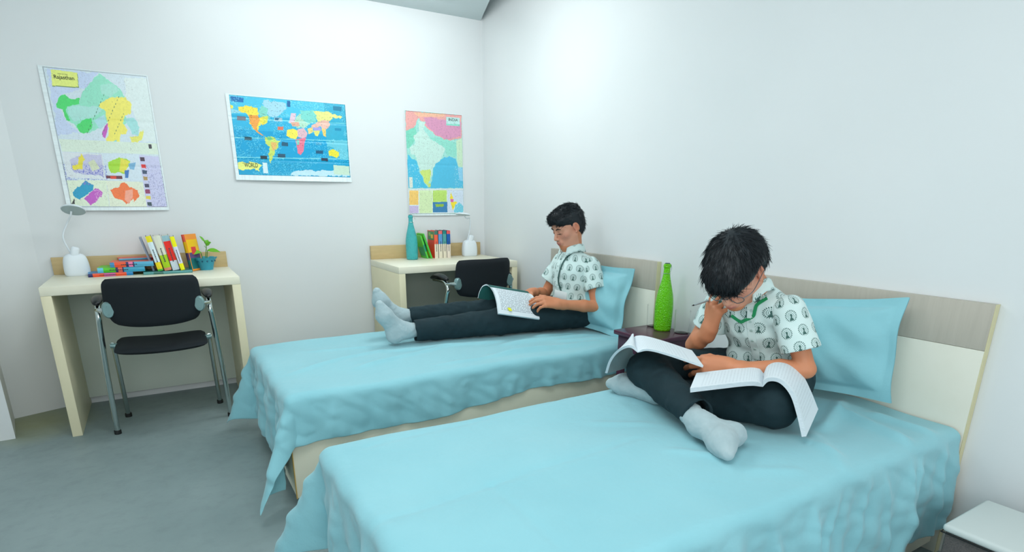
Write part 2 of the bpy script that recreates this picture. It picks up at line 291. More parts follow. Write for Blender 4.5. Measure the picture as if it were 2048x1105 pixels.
# ================================================================== THE ROOM
WX = .045
def wall_fn(t, b):
    co = t.coord(); n = t.noise(1.3, co, 3)
    t.l.new(t.mix(t.ramp(n, .3, .7), lin((221, 225, 226)), lin((226, 229, 230))), b.inputs['Base Color'])
    t.bump(t.noise(60, co, 4), .06, .002)
M_wall = mat('painted_wall', rough=.75, fn=wall_fn)
def floor_fn(t, b):
    co = t.coord(); n = t.noise(1.6, co, 5, .6); n2 = t.noise(14, co, 5, .65)
    c = t.mix(t.ramp(n, .3, .7), lin((124, 141, 142)), lin((142, 158, 159)))
    c = t.mix(t.m('MULTIPLY', t.ramp(n2, .5, .8), .35), c, lin((112, 126, 126)))
    sp = t.n.new('ShaderNodeSeparateXYZ'); t.l.new(co, sp.inputs[0])
    dx = t.m('SUBTRACT', sp.outputs[0], -2.8); dy = t.m('SUBTRACT', sp.outputs[1], -.22)
    r = t.m('SQRT', t.m('ADD', t.m('MULTIPLY', dx, dx), t.m('MULTIPLY', t.m('MULTIPLY', dy, dy), .55)))
    r = t.m('ADD', r, t.m('MULTIPLY', t.noise(5, co, 3), .12))
    st = t.m('SUBTRACT', 1, t.ramp(r, .13, .36))
    c = t.mix(t.m('MULTIPLY', st, .75), c, lin((148, 150, 104)))
    t.l.new(c, b.inputs['Base Color']); t.l.new(t.ramp(n2, -1, 2.2), b.inputs['Roughness'])
    t.bump(n2, .1, .003)
M_floor = mat('grey_cement_floor', rough=.45, fn=floor_fn)
M_ceil = mat('ceiling_paint', (196, 208, 210), .8)
M_skirt = mat('skirting_paint', (205, 214, 205), .6)
def structure(name, verts, faces, m, smooth=False):
    return tag(mk(name, verts, faces, m, None, smooth), kind='structure')
def slab(name, x0, x1, y0, y1, z0, z1, m, bev=0):
    o = BM().box(x0, x1, y0, y1, z0, z1, bev).obj(name, m, None, bool(bev)); return tag(o, kind='structure')
slab('floor', -3.6, .3, -5.4, .3, -.1, 0, M_floor)
slab('wall_back', -2.675, .3, 0, .15, 0, 2.9, M_wall)
slab('wall_right', WX, .3, -5.4, 0, 0, 2.9, M_wall)
P = [(-2.675, 0), (-2.914, -.096), (-2.858, -.444), (-3.4, -.47), (-3.4, -5.4), (-3.6, -5.4), (-3.6, .15), (-2.675, .15)]
n = len(P)
structure('wall_left', [(x, y, 0) for x, y in P]+[(x, y, 2.9) for x, y in P], [[i, (i+1) % n, (i+1) % n+n, i+n] for i in range(n)]+[list(range(n))[::-1], list(range(n, 2*n))], M_wall)
P = [(-3.6, 0), (0.03, 0), (-.235, -.7), (-.235, -5.4), (-3.6, -5.4)]; n = len(P)
structure('ceiling', [(x, y, 2.338) for x, y in P]+[(x, y, 2.9) for x, y in P], [[i, (i+1) % n, (i+1) % n+n, i+n] for i in range(n)]+[list(range(n))[::-1], list(range(n, 2*n))], M_ceil)
slab('trim_1', -3.6, .3, -5.4, .15, 2.9, 3.0, M_ceil)
# ================================================================== DESKS
def wood_fn(c1, c2, sc=(1, 1, 12)):
    def f(t, b):
        co = t.coord('Object', sc); n = t.noise(5, co, 5, .6)
        t.l.new(t.mix(t.ramp(n, .25, .75), lin(c1), lin(c2)), b.inputs['Base Color']); t.bump(t.noise(120, co, 2), .04, .0006)
    return f
M_cream = mat('cream_laminate', rough=.42, fn=wood_fn((232, 228, 205), (238, 234, 214), (1, 1, 1)))
M_cedge = mat('cream_edge', rough=.45, fn=wood_fn((226, 218, 184), (232, 224, 192), (1, 1, 1)))
M_tan = mat('tan_laminate', rough=.5, fn=wood_fn((204, 180, 132), (190, 165, 118), (2, 2, 14)))
M_panelgrey = mat('pale_panel', (198, 208, 198), .6)
H = .75; W = .858; D = .564; TH = .042
def desk(x0, label):
    t = empty('study_desk', (x0+W/2, -D/2, 0), label, 'desk', 'pair of cream study desks')
    BM().box(x0, x0+W, -D, -.012, H-TH, H, .0025).obj('desktop', [M_cream], t)
    for a, b in ((x0, x0+TH), (x0+W-TH, x0+W)):
        BM().box(a, b, -D, -.012, 0, H-TH, .002).obj('side_panel', M_cedge, t)
    BM().box(x0+TH, x0+W-TH, -.05, -.032, .048, H-TH-.001, .001).obj('back_panel', M_panelgrey, t)
    BM().box(x0+.002, x0+W-.002, -.028, -.008, H, .842, .002).obj('upstand', M_tan, t)
    return t
desk(-2.617, 'cream study desk with a tan upstand, under the tall map beside the left wall')
desk(-.861, 'cream study desk in the corner behind the boy, carrying a teal bottle')
# ================================================================== OFFICE CHAIRS
def blackfab(t, b):
    co = t.coord(); t.l.new(t.mix(t.noise(700, co, 2), lin((8, 15, 20)), lin((20, 30, 37))), b.inputs['Base Color']); t.bump(t.noise(900, co, 2), .2, .0008)
M_black = mat('black_fabric', rough=.85, fn=blackfab)
M_chrome = mat('chrome', (196, 206, 204), .16, 1)
M_blackplastic = mat('black_plastic', (16, 20, 22), .38)
M_hinge = mat('grey_bracket', (128, 158, 158), .35, .4)
M_rubber = mat('black_rubber', (20, 22, 22), .7)
def chair_proto():
    t = empty('visitor_chair', (0, 0, 0), 'x', 'chair', 'black visitor chairs at the desks')
    # curved upholstered back, front of the chair towards +Y
    def back(side):
        def f(u, v):
            x = (u-.5)*2; z = (v-.5)*2
            hw = .2-.022*max(0, -z)**1.5-.004*max(0, z); zz = .684+z*(.118-.014*abs(x)**3)+.010*(x*x)*(1 if z > 0 else 0)
            e = max(0, 1-abs(x)**7)**.5*max(0, 1-abs(z)**7)**.5
            cx = math.copysign(min(abs(x), 1), x); rr = 1-.10*(abs(z)**8)
            return (hw*cx*rr, -.02+.05*x*x*0.8+.012*z*-1+side*.017*e, zz)
        return f
    b = BM(); b.grid(back(1), 29, 19); b.grid(back(-1), 29, 19); bmesh.ops.remove_doubles(b.b, verts=b.b.verts[:], dist=.0008)
    b.obj('backrest', M_black, t, angle=60)
    def seat(side):
        def f(u, v):
            x = (u-.5)*2; y = (v-.5)*2; e = max(0, 1-abs(x)**6)**.5*max(0, 1-abs(y)**6)**.5
            return (.2*x*(1-.05*abs(y)**8), .20+.205*y, .455-.012*y*y*0+side*.02*e-.012*(1-x*x)-(.02*max(0, y)**3))
        return f
    b = BM(); b.grid(seat(1), 25, 25); b.grid(seat(-1), 25, 25); bmesh.ops.remove_doubles(b.b, verts=b.b.verts[:], dist=.0008)
    b.obj('seat', M_black, t, angle=60)
    for s in (-1, 1):
        X = .232*s
        # rear tube: floor -> up -> bends forward under the arm pad
        p = smooth_path([(X+.03*s, .17, .012), (X+.02*s, .12, .3), (X+.006*s, .07, .55), (X, .055, .622), (X, .085, .660), (X, .15, .665), (X, .24, .663)], 8)
        BM().tube(p, .0125, 14).obj('rear_leg', M_chrome, t)
        p = smooth_path([(X-.005*s, .43, .012), (X-.012*s, .33, .25), (X-.017*s, .245, .43), (X-.017*s, .2, .455)], 8)
        BM().tube(p, .011, 14).obj('front_leg', M_chrome, t)
        for q in ((X+.03*s, .17), (X-.005*s, .43)):
            BM().lathe([(0, 0), (.016, 0), (.016, .018), (.0135, .022), (0, .022)], 16, (q[0], q[1], 0)).obj('foot_cap', M_rubber, t)
        def pad(u, v):
            a = v*2*math.pi; w = math.sin(max(0, min(1, u))*math.pi)**.35 if 0 < u < 1 else 0
            return (X+.026*w*math.cos(a), .05+.23*u, .680+.017*w*math.sin(a)+.018*math.sin(u*math.pi)-.012*u)
        b = BM(); b.grid(pad, 19, 17); bmesh.ops.remove_doubles(b.b, verts=b.b.verts[:], dist=.0006); b.obj('armrest', M_blackplastic, t, angle=70)
        # bracket plate on the rear of the back plus its link to the arm tube
        b = BM()
        Mx = Matrix.Translation((.188*s, -.028+.035, .658)) @ Matrix.Rotation(math.radians(-14*s), 4, 'Z') @ Matrix.Rotation(math.radians(90), 4, 'X')
        b.lathe([(0, -.005), (.026, -.005), (.028, -.002), (.028, .003), (.024, .006), (0, .006)], 24, M=Mx @ Matrix.Diagonal((.85, 1.35, 2.4, 1)))
        for dz in (-.018, .018): b.lathe([(0, .018), (.005, .018), (.005, .013)], 10, (0, dz, 0), M=Mx)
        b.obj('bracket', M_hinge, t)
        BM().tube([(.2*s, .0, .658), (.222*s, .02, .658), (X, .06, .653)], [.012, .010, .010], 12).obj('arm_link', M_chrome, t)
        BM().tube([(.19*s, .2, .447), (X-.008*s, .2, .45)], .012, 12).obj('seat_pivot', M_hinge, t)
    BM().tube([(-.22, .30, .427), (.22, .30, .427)], .009, 12).obj('cross_bar', M_chrome, t)
    return t
def copy_tree(o, parent=None):
    c = o.copy(); C.objects.link(c); c.parent = parent; ORG[c.name] = ORG[o.name]
    for ch in list(o.children): copy_tree(ch, c)
    return c
ch1 = chair_proto(); ch2 = copy_tree(ch1)
ch1.location = (-2.165, -.80, 0); ch1.rotation_euler = (0, 0, math.radians(-1)); ch1['label'] = 'black visitor chair with chrome legs at the left desk with the potted plant'
ch2.location = (-.388, -.80, 0); ch2.rotation_euler = (0, 0, math.radians(3)); ch2['label'] = 'black visitor chair at the corner desk, its back partly behind the open book'
# ================================================================== BEDS
M_gpanel = mat('taupe_laminate', rough=.55, fn=wood_fn((178, 172, 160), (188, 182, 170), (1, 14, 1)))
M_hcream = mat('headboard_cream', rough=.5, fn=wood_fn((222, 222, 208), (228, 228, 216), (1, 1, 1)))
M_edgeyel = mat('yellow_edge_band', (214, 208, 168), .5)
M_oak = mat('raw_oak_edge', (206, 168, 90), .5)
M_matt = mat('mattress_ticking', (205, 222, 224), .9)
XH = .018
def bed(yn, yf, label):
    t = empty('single_bed', (-.9, (yn+yf)/2, 0), label, 'bed', 'pair of single beds')
    b = BM(); b.box(-1.79, XH-.002, yn+.012, yf-.012, .035, .36, .003); b.obj('bed_base', M_cream, t)
    b = BM(); b.box(-1.76, -.05, yn+.05, yf-.05, 0, .035); b.obj('plinth', M_blackplastic, t)
    BM().box(-1.7925, -1.7895, yn+.010, yn+.022, .035, .36).obj('edge_strip', M_oak, t)
    b = BM(); b.box(-1.785, XH-.004, yn+.02, yf-.02, .36, .445, .028, 4); b.obj('mattress', M_matt, t)
    h = BM(); h.box(XH, WX-.001, yn-.005, yf+.005, .0, .7145, .0015); hb = h.obj('headboard', [M_hcream], t)
    BM().box(XH-.001, WX-.001, yn-.005, yf+.005, .7155, .859, .0015).obj('headboard_rail', M_gpanel, hb)
    BM().box(XH+.001, WX-.001, yn-.0075, yn-.005, 0, .859).obj('edge_band', M_edgeyel, hb)
    return t
Y1N, Y1F, Y2N, Y2F = -1.86, -.94, -3.268, -2.36
bed(Y1N, Y1F, 'cream single bed against the headboard wall, the one farther from the camera')
bed(Y2N, Y2F, 'cream single bed in the foreground, its edge cut by the photo bottom')
def sheet_fn(t, b):
    co = t.coord(); n = t.noise(3, co, 4); n2 = t.noise(1500, co, 1)
    t.l.new(t.mix(t.ramp(n, .3, .7), lin((133, 193, 204)), lin((142, 199, 209))), b.inputs['Base Color'])
    rg = t.m('ABSOLUTE', t.m('SUBTRACT', t.noise(7, co, 3, .55), .5))
    h = t.m('ADD', t.m('ADD', t.m('MULTIPLY', t.noise(22, co, 4, .6), .8), t.m('MULTIPLY', n2, .06)), t.m('MULTIPLY', rg, 1.6))
    t.bump(h, .26, .010)
M_sheet = mat('aqua_cotton', rough=.8, fn=sheet_fn, sheen=.25)
def ridge(x, y, r):
    x0, y0, x1, y1, h, w = r; dx = x1-x0; dy = y1-y0; L2 = dx*dx+dy*dy
    t = max(0, min(1, ((x-x0)*dx+(y-y0)*dy)/L2)); d2 = (x-x0-t*dx)**2+(y-y0-t*dy)**2
    f = min(1, t*5)*min(1, (1-t)*5) if h > .002 else 1
    return h*math.exp(-d2/(w*w))*(f if h > .002 else 1)
def bedsheet(yn, yf, zt, dn, df, dfoot, ridges, label, seed, folds=()):
    R = .035; xf = -1.80; xh = XH-.006; step = .0125
    smax = (xh-xf)+.40; sv = np.arange(0, 1.0001, step/smax)
    Wd = yf-yn
    nv = int((Wd+.7)/step)
    ph = np.random.default_rng(seed).uniform(0, 6, 12)
    V = []; nu = len(sv)
    def curve(d, R):      # arc length past the shoulder start -> (outward, down)
        if d <= 0: return 0, 0
        q = R*math.pi/2
        if d < q: return R*math.sin(d/R), R*(1-math.cos(d/R))
        return R, R+(d-q)
    for i in range(nu):
        for j in range(nv):
            u = i/(nu-1); v = j/(nv-1)
            s = u*((xh-xf)+dfoot(v)); x = xh-s
            ln = dn(min(1, u*1.0)); lf = df(u)
            y = yn-ln+v*(Wd+ln+lf)
            ds = max(0, (xf+R)-x); dt = max(0, (yn+R)-y); dT = max(0, y-(yf-R)); sg = -1 if dt > 0 else 1; dd = dt if dt > 0 else dT
            z0 = zt
            if ds > 0 and dd > 0:
                rho = math.hypot(ds, dd); phi = math.atan2(dd, ds); o, dn_ = curve(rho, R)
                ex = max(0, rho-R*1.57); s2 = math.sin(2*phi)
                fl = ex*(.42*s2**1.2+.10*math.sin(4*phi+ph[0]))
                o2 = o+fl; px = xf+R-o2*math.cos(phi); py = (yn+R-o2*math.sin(phi)) if sg < 0 else (yf-R+o2*math.sin(phi)); pz = z0-dn_+ex*.10*s2
            elif ds > 0:
                o, dn_ = curve(ds, R); ex = max(0, ds-R*1.57); r = .018*min(1, ex/.12)
                o += r*(math.sin(y*21+ph[1]+.8*math.sin(y*9))+.5*math.sin(y*47+ph[2]))*.8+.02*ex
                px = xf+R-o; py = y+.004*math.sin(y*30)*min(1, ex*8); pz = z0-dn_
            elif dd > 0:
                o, dn_ = curve(dd, R); ex = max(0, dd-R*1.57); r = .012*min(1, ex/.1)
                o += r*(math.sin(x*17+ph[3]+1.1*math.sin(x*6))+.6*math.sin(x*39+ph[4])+.35*math.sin(x*83+ph[5]))*.7+r*.5
                for f0, fl_, fa, fw in folds: o += min(1, ex/.05)*(1+ex*2)*fa*math.exp(-((x-f0-fl_*ex)/fw)**2)
                px = x+.006*math.sin(x*25)*min(1, ex*8); py = (yn+R-o) if sg < 0 else (yf-R+o); pz = z0-dn_
            else:
                px, py, pz = x, y, z0
            top = max(0, 1-(max(ds, dd))/.09)
            w = .0030*(math.sin(px*7+py*11+ph[6])+math.sin(px*13-py*9+ph[7])*.7+math.sin(px*4+py*23+ph[8])*.5)
            for rr in ridges: w += ridge(px, py, rr)*(1.5 if rr[4] > .002 else 1)
            pz += w*top
            # a soft sideways crumple on the drops
            if top < 1:
                c = (1-top)*.0045*(math.sin(px*31+pz*44+ph[9])+math.sin(py*37-pz*29+ph[10])+1.0*abs(math.sin(px*23+3*math.sin(pz*19+px*5)+ph[11]))+.4*abs(math.sin(pz*52+px*17+2*math.sin(px*21))))
                if ds > 0: px -= abs(c)
                if dd > 0: py += sg*abs(c)
            V.append((px, py, pz))
    F = np.array([(i*nv+j, (i+1)*nv+j, (i+1)*nv+j+1, i*nv+j+1) for i in range(nu-1) for j in range(nv-1)])
    o = mk('bedsheet', V, F, M_sheet, None, True, loc=(-.9, (yn+yf)/2, zt))
    m = o.modifiers.new('thick', 'SOLIDIFY'); m.thickness = .0022; m.offset = 1
    m2 = o.modifiers.new('sub', 'SUBSURF'); m2.levels = 1; m2.render_levels = 1
    tag(o, label, 'bedsheet', 'aqua bedsheets draped on the beds'); return o
rid1 = [(-1.75, -1.55, -1.2, -1.33, .007, .018), (-1.5, -1.62, -.9, -1.42, .008, .02), (-1.3, -1.36, -.6, -1.50, .006, .02), (-.75, -1.55, -.12, -1.62, .010, .025), (-.9, -1.70, -.2, -1.76, .009, .022), (-1.2, -1.75, -.4, -1.70, .006, .02), (-.45, -1.62, -.1, -1.78, .008, .02), (-1.6, -1.2, -1.25, -1.28, .005, .02), (-.5, -1.5, -.2, -1.55, .008, .015)]
rid2 = [(-1.84, -2.865, -1.47, -2.825, -.004, .011), (-1.47, -2.825, -.95, -2.80, -.004, .011), (-1.47, -2.825, -1.49, -3.25, -.004, .011), (-1.68, -2.45, -.94, -2.38, -.0035, .012),
        (-.15, -2.95, -.28, -3.27, .014, .022), (-.1, -3.02, -.12, -3.26, .01, .02), (-.42, -3.02, -.62, -3.26, .006, .02), (-.06, -2.92, -.4, -3.05, .012, .02), (-.55, -3.22, -.5, -3.0, .005, .015), (-.85, -3.10, -.70, -3.2, .004, .02), (-.95, -2.9, -.8, -3.05, .006, .02), (-1.0, -2.6, -.8, -2.75, .004, .02)]
bedsheet(Y1N, Y1F, .455, lambda u: .205-.095*max(0, (1-u))**1.0+.012*math.sin(u*14), lambda u: .24, lambda v: .355+.01*math.sin(v*9), rid1, 'aqua bedsheet with long drag wrinkles under the boy with stretched legs', 3, [(-.35, .3, .008, .02), (-.8, -.3, .007, .02), (-1.3, .25, .007, .02), (-1.62, -.2, .008, .018)])
bedsheet(Y2N, Y2F, .458, lambda u: .335+.012*math.sin(u*11), lambda u: .22+.01*math.sin(u*9), lambda v: .30+.06*max(0, v-.5), rid2, 'aqua bedsheet with ironed fold lines under the boy sitting cross-legged', 5, [(-.10, .12, .014, .014), (-.23, -.25, .012, .016), (-.30, .1, .013, .012), (-.44, .25, .010, .014), (-.52, -.05, .012, .011), (-.66, -.3, .010, .014), (-.78, .1, .012, .012), (-.95, .3, .010, .014), (-1.15, -.1, .010, .014), (-1.4, .2, .010, .014)])
# ================================================================== PILLOWS
def pillow(cx, half, T, Rm, label, seed, sag=.0, droop=0):
    """half=(a,b) with flange; Rm rows: width axis, height axis, outward normal"""
    a, b = half; fl = .035; N = 57; ph = np.random.default_rng(seed).uniform(0, 6, 8); V = []; F = []
    for side in (1, -1):
        for i in range(N):
            for j in range(N):
                u = (i/(N-1)*2-1); v = (j/(N-1)*2-1)
                x = u*a; y = v*b
                ui = min(1, abs(x)/(a-fl)); vi = min(1, abs(y)/(b-fl))
                th = T*max(0, 1-ui**2.6)**.55*max(0, 1-vi**2.6)**.55
                inn = th > 0
                x *= 1-.055*(1-v*v)*abs(u)**2; y *= 1-.06*(1-u*u)*abs(v)**2
                nrm = side*(th+.0018)
                if inn:
                    nrm += side*.006*min(1, th/.03)*(math.sin(x*38+y*25+ph[0])*math.sin(y*22-x*13+ph[1])+.6*math.sin((x*.7+y)*55+ph[2]+2*math.sin(x*14)))
                    rad = math.hypot(1-abs(u), 1-abs(v)); nrm += side*.006*math.sin(math.atan2(1-abs(v), 1-abs(u)+1e-4)*9+ph[3])*math.exp(-(rad/.45)**2)*min(1, th/.02)
                wv = .007*(math.sin(x*27+ph[4])+math.sin(y*31+ph[5]))*max(ui, vi)**6
                y -= sag*(1-v)*.5*abs(u)
                V.append((x, y, nrm+wv-droop*(v > 0)*(v*v)*.5))
        o = len(V)-N*N
        for i in range(N-1):
            for j in range(N-1):
                q = (o+i*N+j, o+(i+1)*N+j, o+(i+1)*N+j+1, o+i*N+j+1); F.append(q if side > 0 else q[::-1])
    Rm = np.array(Rm, float); W_ = np.array(V)@Rm+np.array(cx)
    o = mk('pillow', W_, np.array(F), M_sheet, None, True, loc=cx)
    m2 = o.modifiers.new('sub', 'SUBSURF'); m2.levels = 1; m2.render_levels = 1
    tag(o, label, 'pillow', 'aqua pillows leaning on the headboards'); return o
def prows(nrm, wdir):
    n_ = V3(*nrm); n_ /= np.linalg.norm(n_); w = V3(*wdir); w -= n_*(w@n_); w /= np.linalg.norm(w); h = np.cross(n_, w); return np.array([w, h, n_])
pillow((-.082, -2.812, .652), (.275, .176), .062, prows((-1, 0, .20), (0, -1, .13)), 'aqua pillow with a wide flange, fully visible beside the cross-legged boy', 11)
pillow((-.085, -1.50, .640), (.255, .185), .065, prows((-1, -.12, .22), (0, -1, 0)), 'aqua pillow squeezed between the headboard and the boy with stretched legs', 12)
# ================================================================== WALL MAPS
def paper_fn(t, b):
    t.l.new(t.attr('Col'), b.inputs['Base Color']); t.bump(t.noise(9, t.coord(), 2), .08, .004)
M_print = mat('printed_paper', rough=.38, fn=paper_fn)
M_paper = mat('white_paper', (226, 234, 236), .45)
M_ink = mat('dark_ink', (40, 48, 40), .7)
M_tape = mat('clear_tape', (214, 226, 226), .3)
def inpoly(U, Vv, q):
    x = q[0::2]; y = q[1::2]; n = len(x); c = np.zeros(U.shape, bool)
    for i in range(n):
        x1, y1, x2, y2 = x[i], y[i], x[(i+1) % n], y[(i+1) % n]
        if y1 == y2: continue
        c ^= ((y1 > Vv) != (y2 > Vv)) & (U < (x2-x1)*(Vv-y1)/(y2-y1)+x1)
    return c
def vn(U, Vv, sc, seed):
    r = np.random.default_rng(seed); G = r.random((int(sc)+3, int(sc)+3)); u = U*sc; v = Vv*sc
    u = np.clip(u, 0, sc+.99); v = np.clip(v, 0, sc+.99); i = u.astype(int); j = v.astype(int); a = u-i; b = v-j
    return (G[i, j]*(1-a)*(1-b)+G[i+1, j]*a*(1-b)+G[i, j+1]*(1-a)*b+G[i+1, j+1]*a*b)
def poster(label, x0, x1, z0, z1, polys, base, mg, speck, folds, texts, seed, extra=None, curl=.012):
    ml, mr, mb, mt = mg; X0, X1, Z0, Z1 = x0-ml, x1+mr, z0-mb, z1+mt; st = .0021
    nx = int((X1-X0)/st); nz = int((Z1-Z0)/st)
    gx, gz = np.meshgrid(np.linspace(X0, X1, nx+1), np.linspace(Z0, Z1, nz+1), indexing='ij')
    def yo(x, z):
        u = (x-X0)/(X1-X0); v = (z-Z0)/(Z1-Z0)
        y = .0035+curl*np.exp(-v*9)*(.35+.65*np.sin(np.pi*u))+.004*np.exp(-u*14)*(1-v)+.0022*np.sin(u*5+seed)**2*np.sin(v*7+seed)**2
        for f in folds: y = y-.0016*np.exp(-((v-f)/.012)**2)
        return -np.maximum(y, .002)
    Vt = np.stack([gx, yo(gx, gz), gz], -1).reshape(-1, 3)
    i, j = np.meshgrid(np.arange(nx), np.arange(nz), indexing='ij'); k = (i*(nz+1)+j).ravel()
    F = np.stack([k, k+nz+1, k+nz+2, k+1], 1)
    cx = (gx[:-1, :-1]+gx[1:, 1:])/2; cz = (gz[:-1, :-1]+gz[1:, 1:])/2
    U = (cx-x0)/(x1-x0); Q = (cz-z0)/(z1-z0); asp = (z1-z0)/(x1-x0)
    Uj = U+(vn(U, Q, 70, seed)-.5)*.016+(vn(U, Q, 24, seed+8)-.5)*.024; Qj = Q+((vn(U, Q, 70, seed+1)-.5)*.016+(vn(U, Q, 24, seed+9)-.5)*.024)/asp
    col = np.empty(U.shape+(3,)); col[:] = (228, 238, 240)
    ins = (U > 0) & (U < 1) & (Q > 0) & (Q < 1); col[ins] = base
    if extra: extra(U, Q, col, ins)
    water = ins.copy()
    for q, c in polys:
        big = (max(q[0::2])-min(q[0::2])) > .12
        m = inpoly(Uj if (big and len(q) > 8) else U, Qj if (big and len(q) > 8) else Q, q) & ins
        col[m] = c
    if speck: col = np.where(ins[..., None], speck(U, Q, col.copy()), col)
    col = col*(1+.05*(vn(U, Q, 120, seed+5)-.5))[..., None]
    # thin dark frame line around the print
    e = ins & ((U < .006) | (U > .994) | (Q < .006) | (Q > .994)); col[e] = col[e]*.78
    c = np.clip(col, 0, 255)/255; c = np.where(c <= .04045, c/12.92, ((c+.055)/1.055)**2.4).reshape(-1, 3)
    o = mk('wall_map', Vt, F, M_print, None, True, loc=((X0+X1)/2, 0, (Z0+Z1)/2))
    a = o.data.color_attributes.new('Col', 'FLOAT_COLOR', 'CORNER'); cc = np.ones((len(c)*4, 4), np.float32); cc[:, :3] = np.repeat(c, 4, 0); a.data.foreach_set('color', cc.ravel())
    tag(o, label, 'map', 'maps taped to the back wall')
    for s, tx, tz, w, h, bold in texts:
        write(s, o, (tx, tz), w, h, yo, bold)
    return o
def write(s, parent, pos, w, h, yo, bold=0):
    cu = bpy.data.curves.new('lettering', 'FONT'); cu.body = s; cu.size = 1; cu.offset = bold; cu.resolution_u = 3
    ob = bpy.data.objects.new('lettering', cu); C.objects.link(ob); bpy.context.view_layer.update()
    me = bpy.data.meshes.new_from_object(ob.evaluated_get(bpy.context.evaluated_depsgraph_get())); bpy.data.objects.remove(ob)
    co = np.array([v.co[:] for v in me.vertices]); lo = co.min(0); hi = co.max(0)
    x = pos[0]+(co[:, 0]-lo[0])/(hi[0]-lo[0])*w; z = pos[1]+(co[:, 1]-lo[1])/(hi[1]-lo[1])*h
    y = yo(x, z)-.0006; me.vertices.foreach_set('co', np.stack([x, y, z], -1).astype(np.float32).ravel())
    me.materials.append(M_ink); me.update(); return link('lettering', me, parent)
def sp_world(U, Q, col):
    land = (col[..., 0] > 120)
    n = vn(U, Q, 200, 31); n2 = vn(U, Q, 14, 32)
    m = (~land) & (n > .70) & (n2 > .42) & (col[..., 2] > 170); col[m] = col[m]*.45+np.array((170, 235, 245))*.55
    m = (~land) & (n < .2) & (n2 > .45) & (col[..., 2] > 170); col[m] = col[m]*.8
    n3 = vn(U, Q, 160, 35); m = land & (n3 > .78) & (Q > .2); col[m] = col[m]*.8
    return col
def ex_world(U, Q, col, ins):
    m = ins & (Q > .77); col[m] = (70, 195, 228)
    m = ins & (Q > .58) & (Q < .77); col[m] = (40, 178, 220)
    m = ins & (Q < .22); col[m] = (0, 160, 205)
    m = ins & (U > .80) & (Q > .25); col[m] = (45, 172, 205)
    for f in (.24, .49, .73): col[ins & (abs(Q-f-.03*(U-.5)) < .006)] = (120, 215, 230)
def sp_state(U, Q, col):
    n = vn(U, Q, 210, 41); n2 = vn(U, Q, 10, 42); m = (n > .84) & (n2 > .4); col[m] = col[m]*.88
    m = (Q > .17) & (Q < .32) & (U < .42) & (n > .6) & (col[..., 2] > col[..., 0]+10); col[m] = (120, 125, 205)
    m = (Q < .17) & (U > .25) & (U < .42) & (n > .62) & (col[..., 0] > 180) & (col[..., 1] < 130); col[m] = (226, 170, 220)
    m = (U > .83) & (Q < .33) & (vn(U, Q, 150, 44) > .62) & (col[..., 2] > 220); col[m] = (176, 176, 214)
    # dotted district lines
    for a in (0.35, .5, .62):
        d = abs((U-a)*1.2-(Q-.62)); m = (d < .004) & (np.sin(U*300) > .2) & (Q > .55) & (Q < .85) & (U > .25) & (U < .7); col[m] = (60, 110, 80)
    return col
def sp_india(U, Q, col):
    n = vn(U, Q, 190, 51); m = (n > .8) & (col[..., 0] > 120); col[m] = col[m]*.84
    m = (n > .8) & (col[..., 0] <= 120) & ((U > .82) | (U < .22)) & (Q < .5); col[m] = (190, 235, 240)
    return col
poster('wide blue world map with yellow title bubble, taped to the back wall', -1.632, -.957, 1.288, 1.728, WORLD, (0, 162, 212), (.018, .006, .030, .006), sp_world, (.25, .5, .74),
       [('WORLD', -1.595, 1.332, .076, .026, .012), ('THE', -1.607, 1.352, .011, .005, 0)], 1, ex_world, .02)
poster('tall pastel state map of Rajasthan with small inset maps below, above the left desk', -2.478, -2.03, 1.101, 1.784, RAJ, (212, 226, 234), (.02, .006, .016, .005), sp_state, (.33, .66),
       [('Rajasthan', -2.440, 1.727, .084, .024, .012), ('MAP OF THE', -2.421, 1.7545, .040, .0045, 0)], 2, None, .018)
poster('tall map of India with pink mountains and blue seas, above the corner desk', -.556, -.13, 1.05, 1.724, IND, (165, 224, 214), (.004, .004, .010, .004), sp_india, (.25, .5, .75),
       [('INDIA', -.234, 1.680, .072, .018, .006)], 3, None, .008)
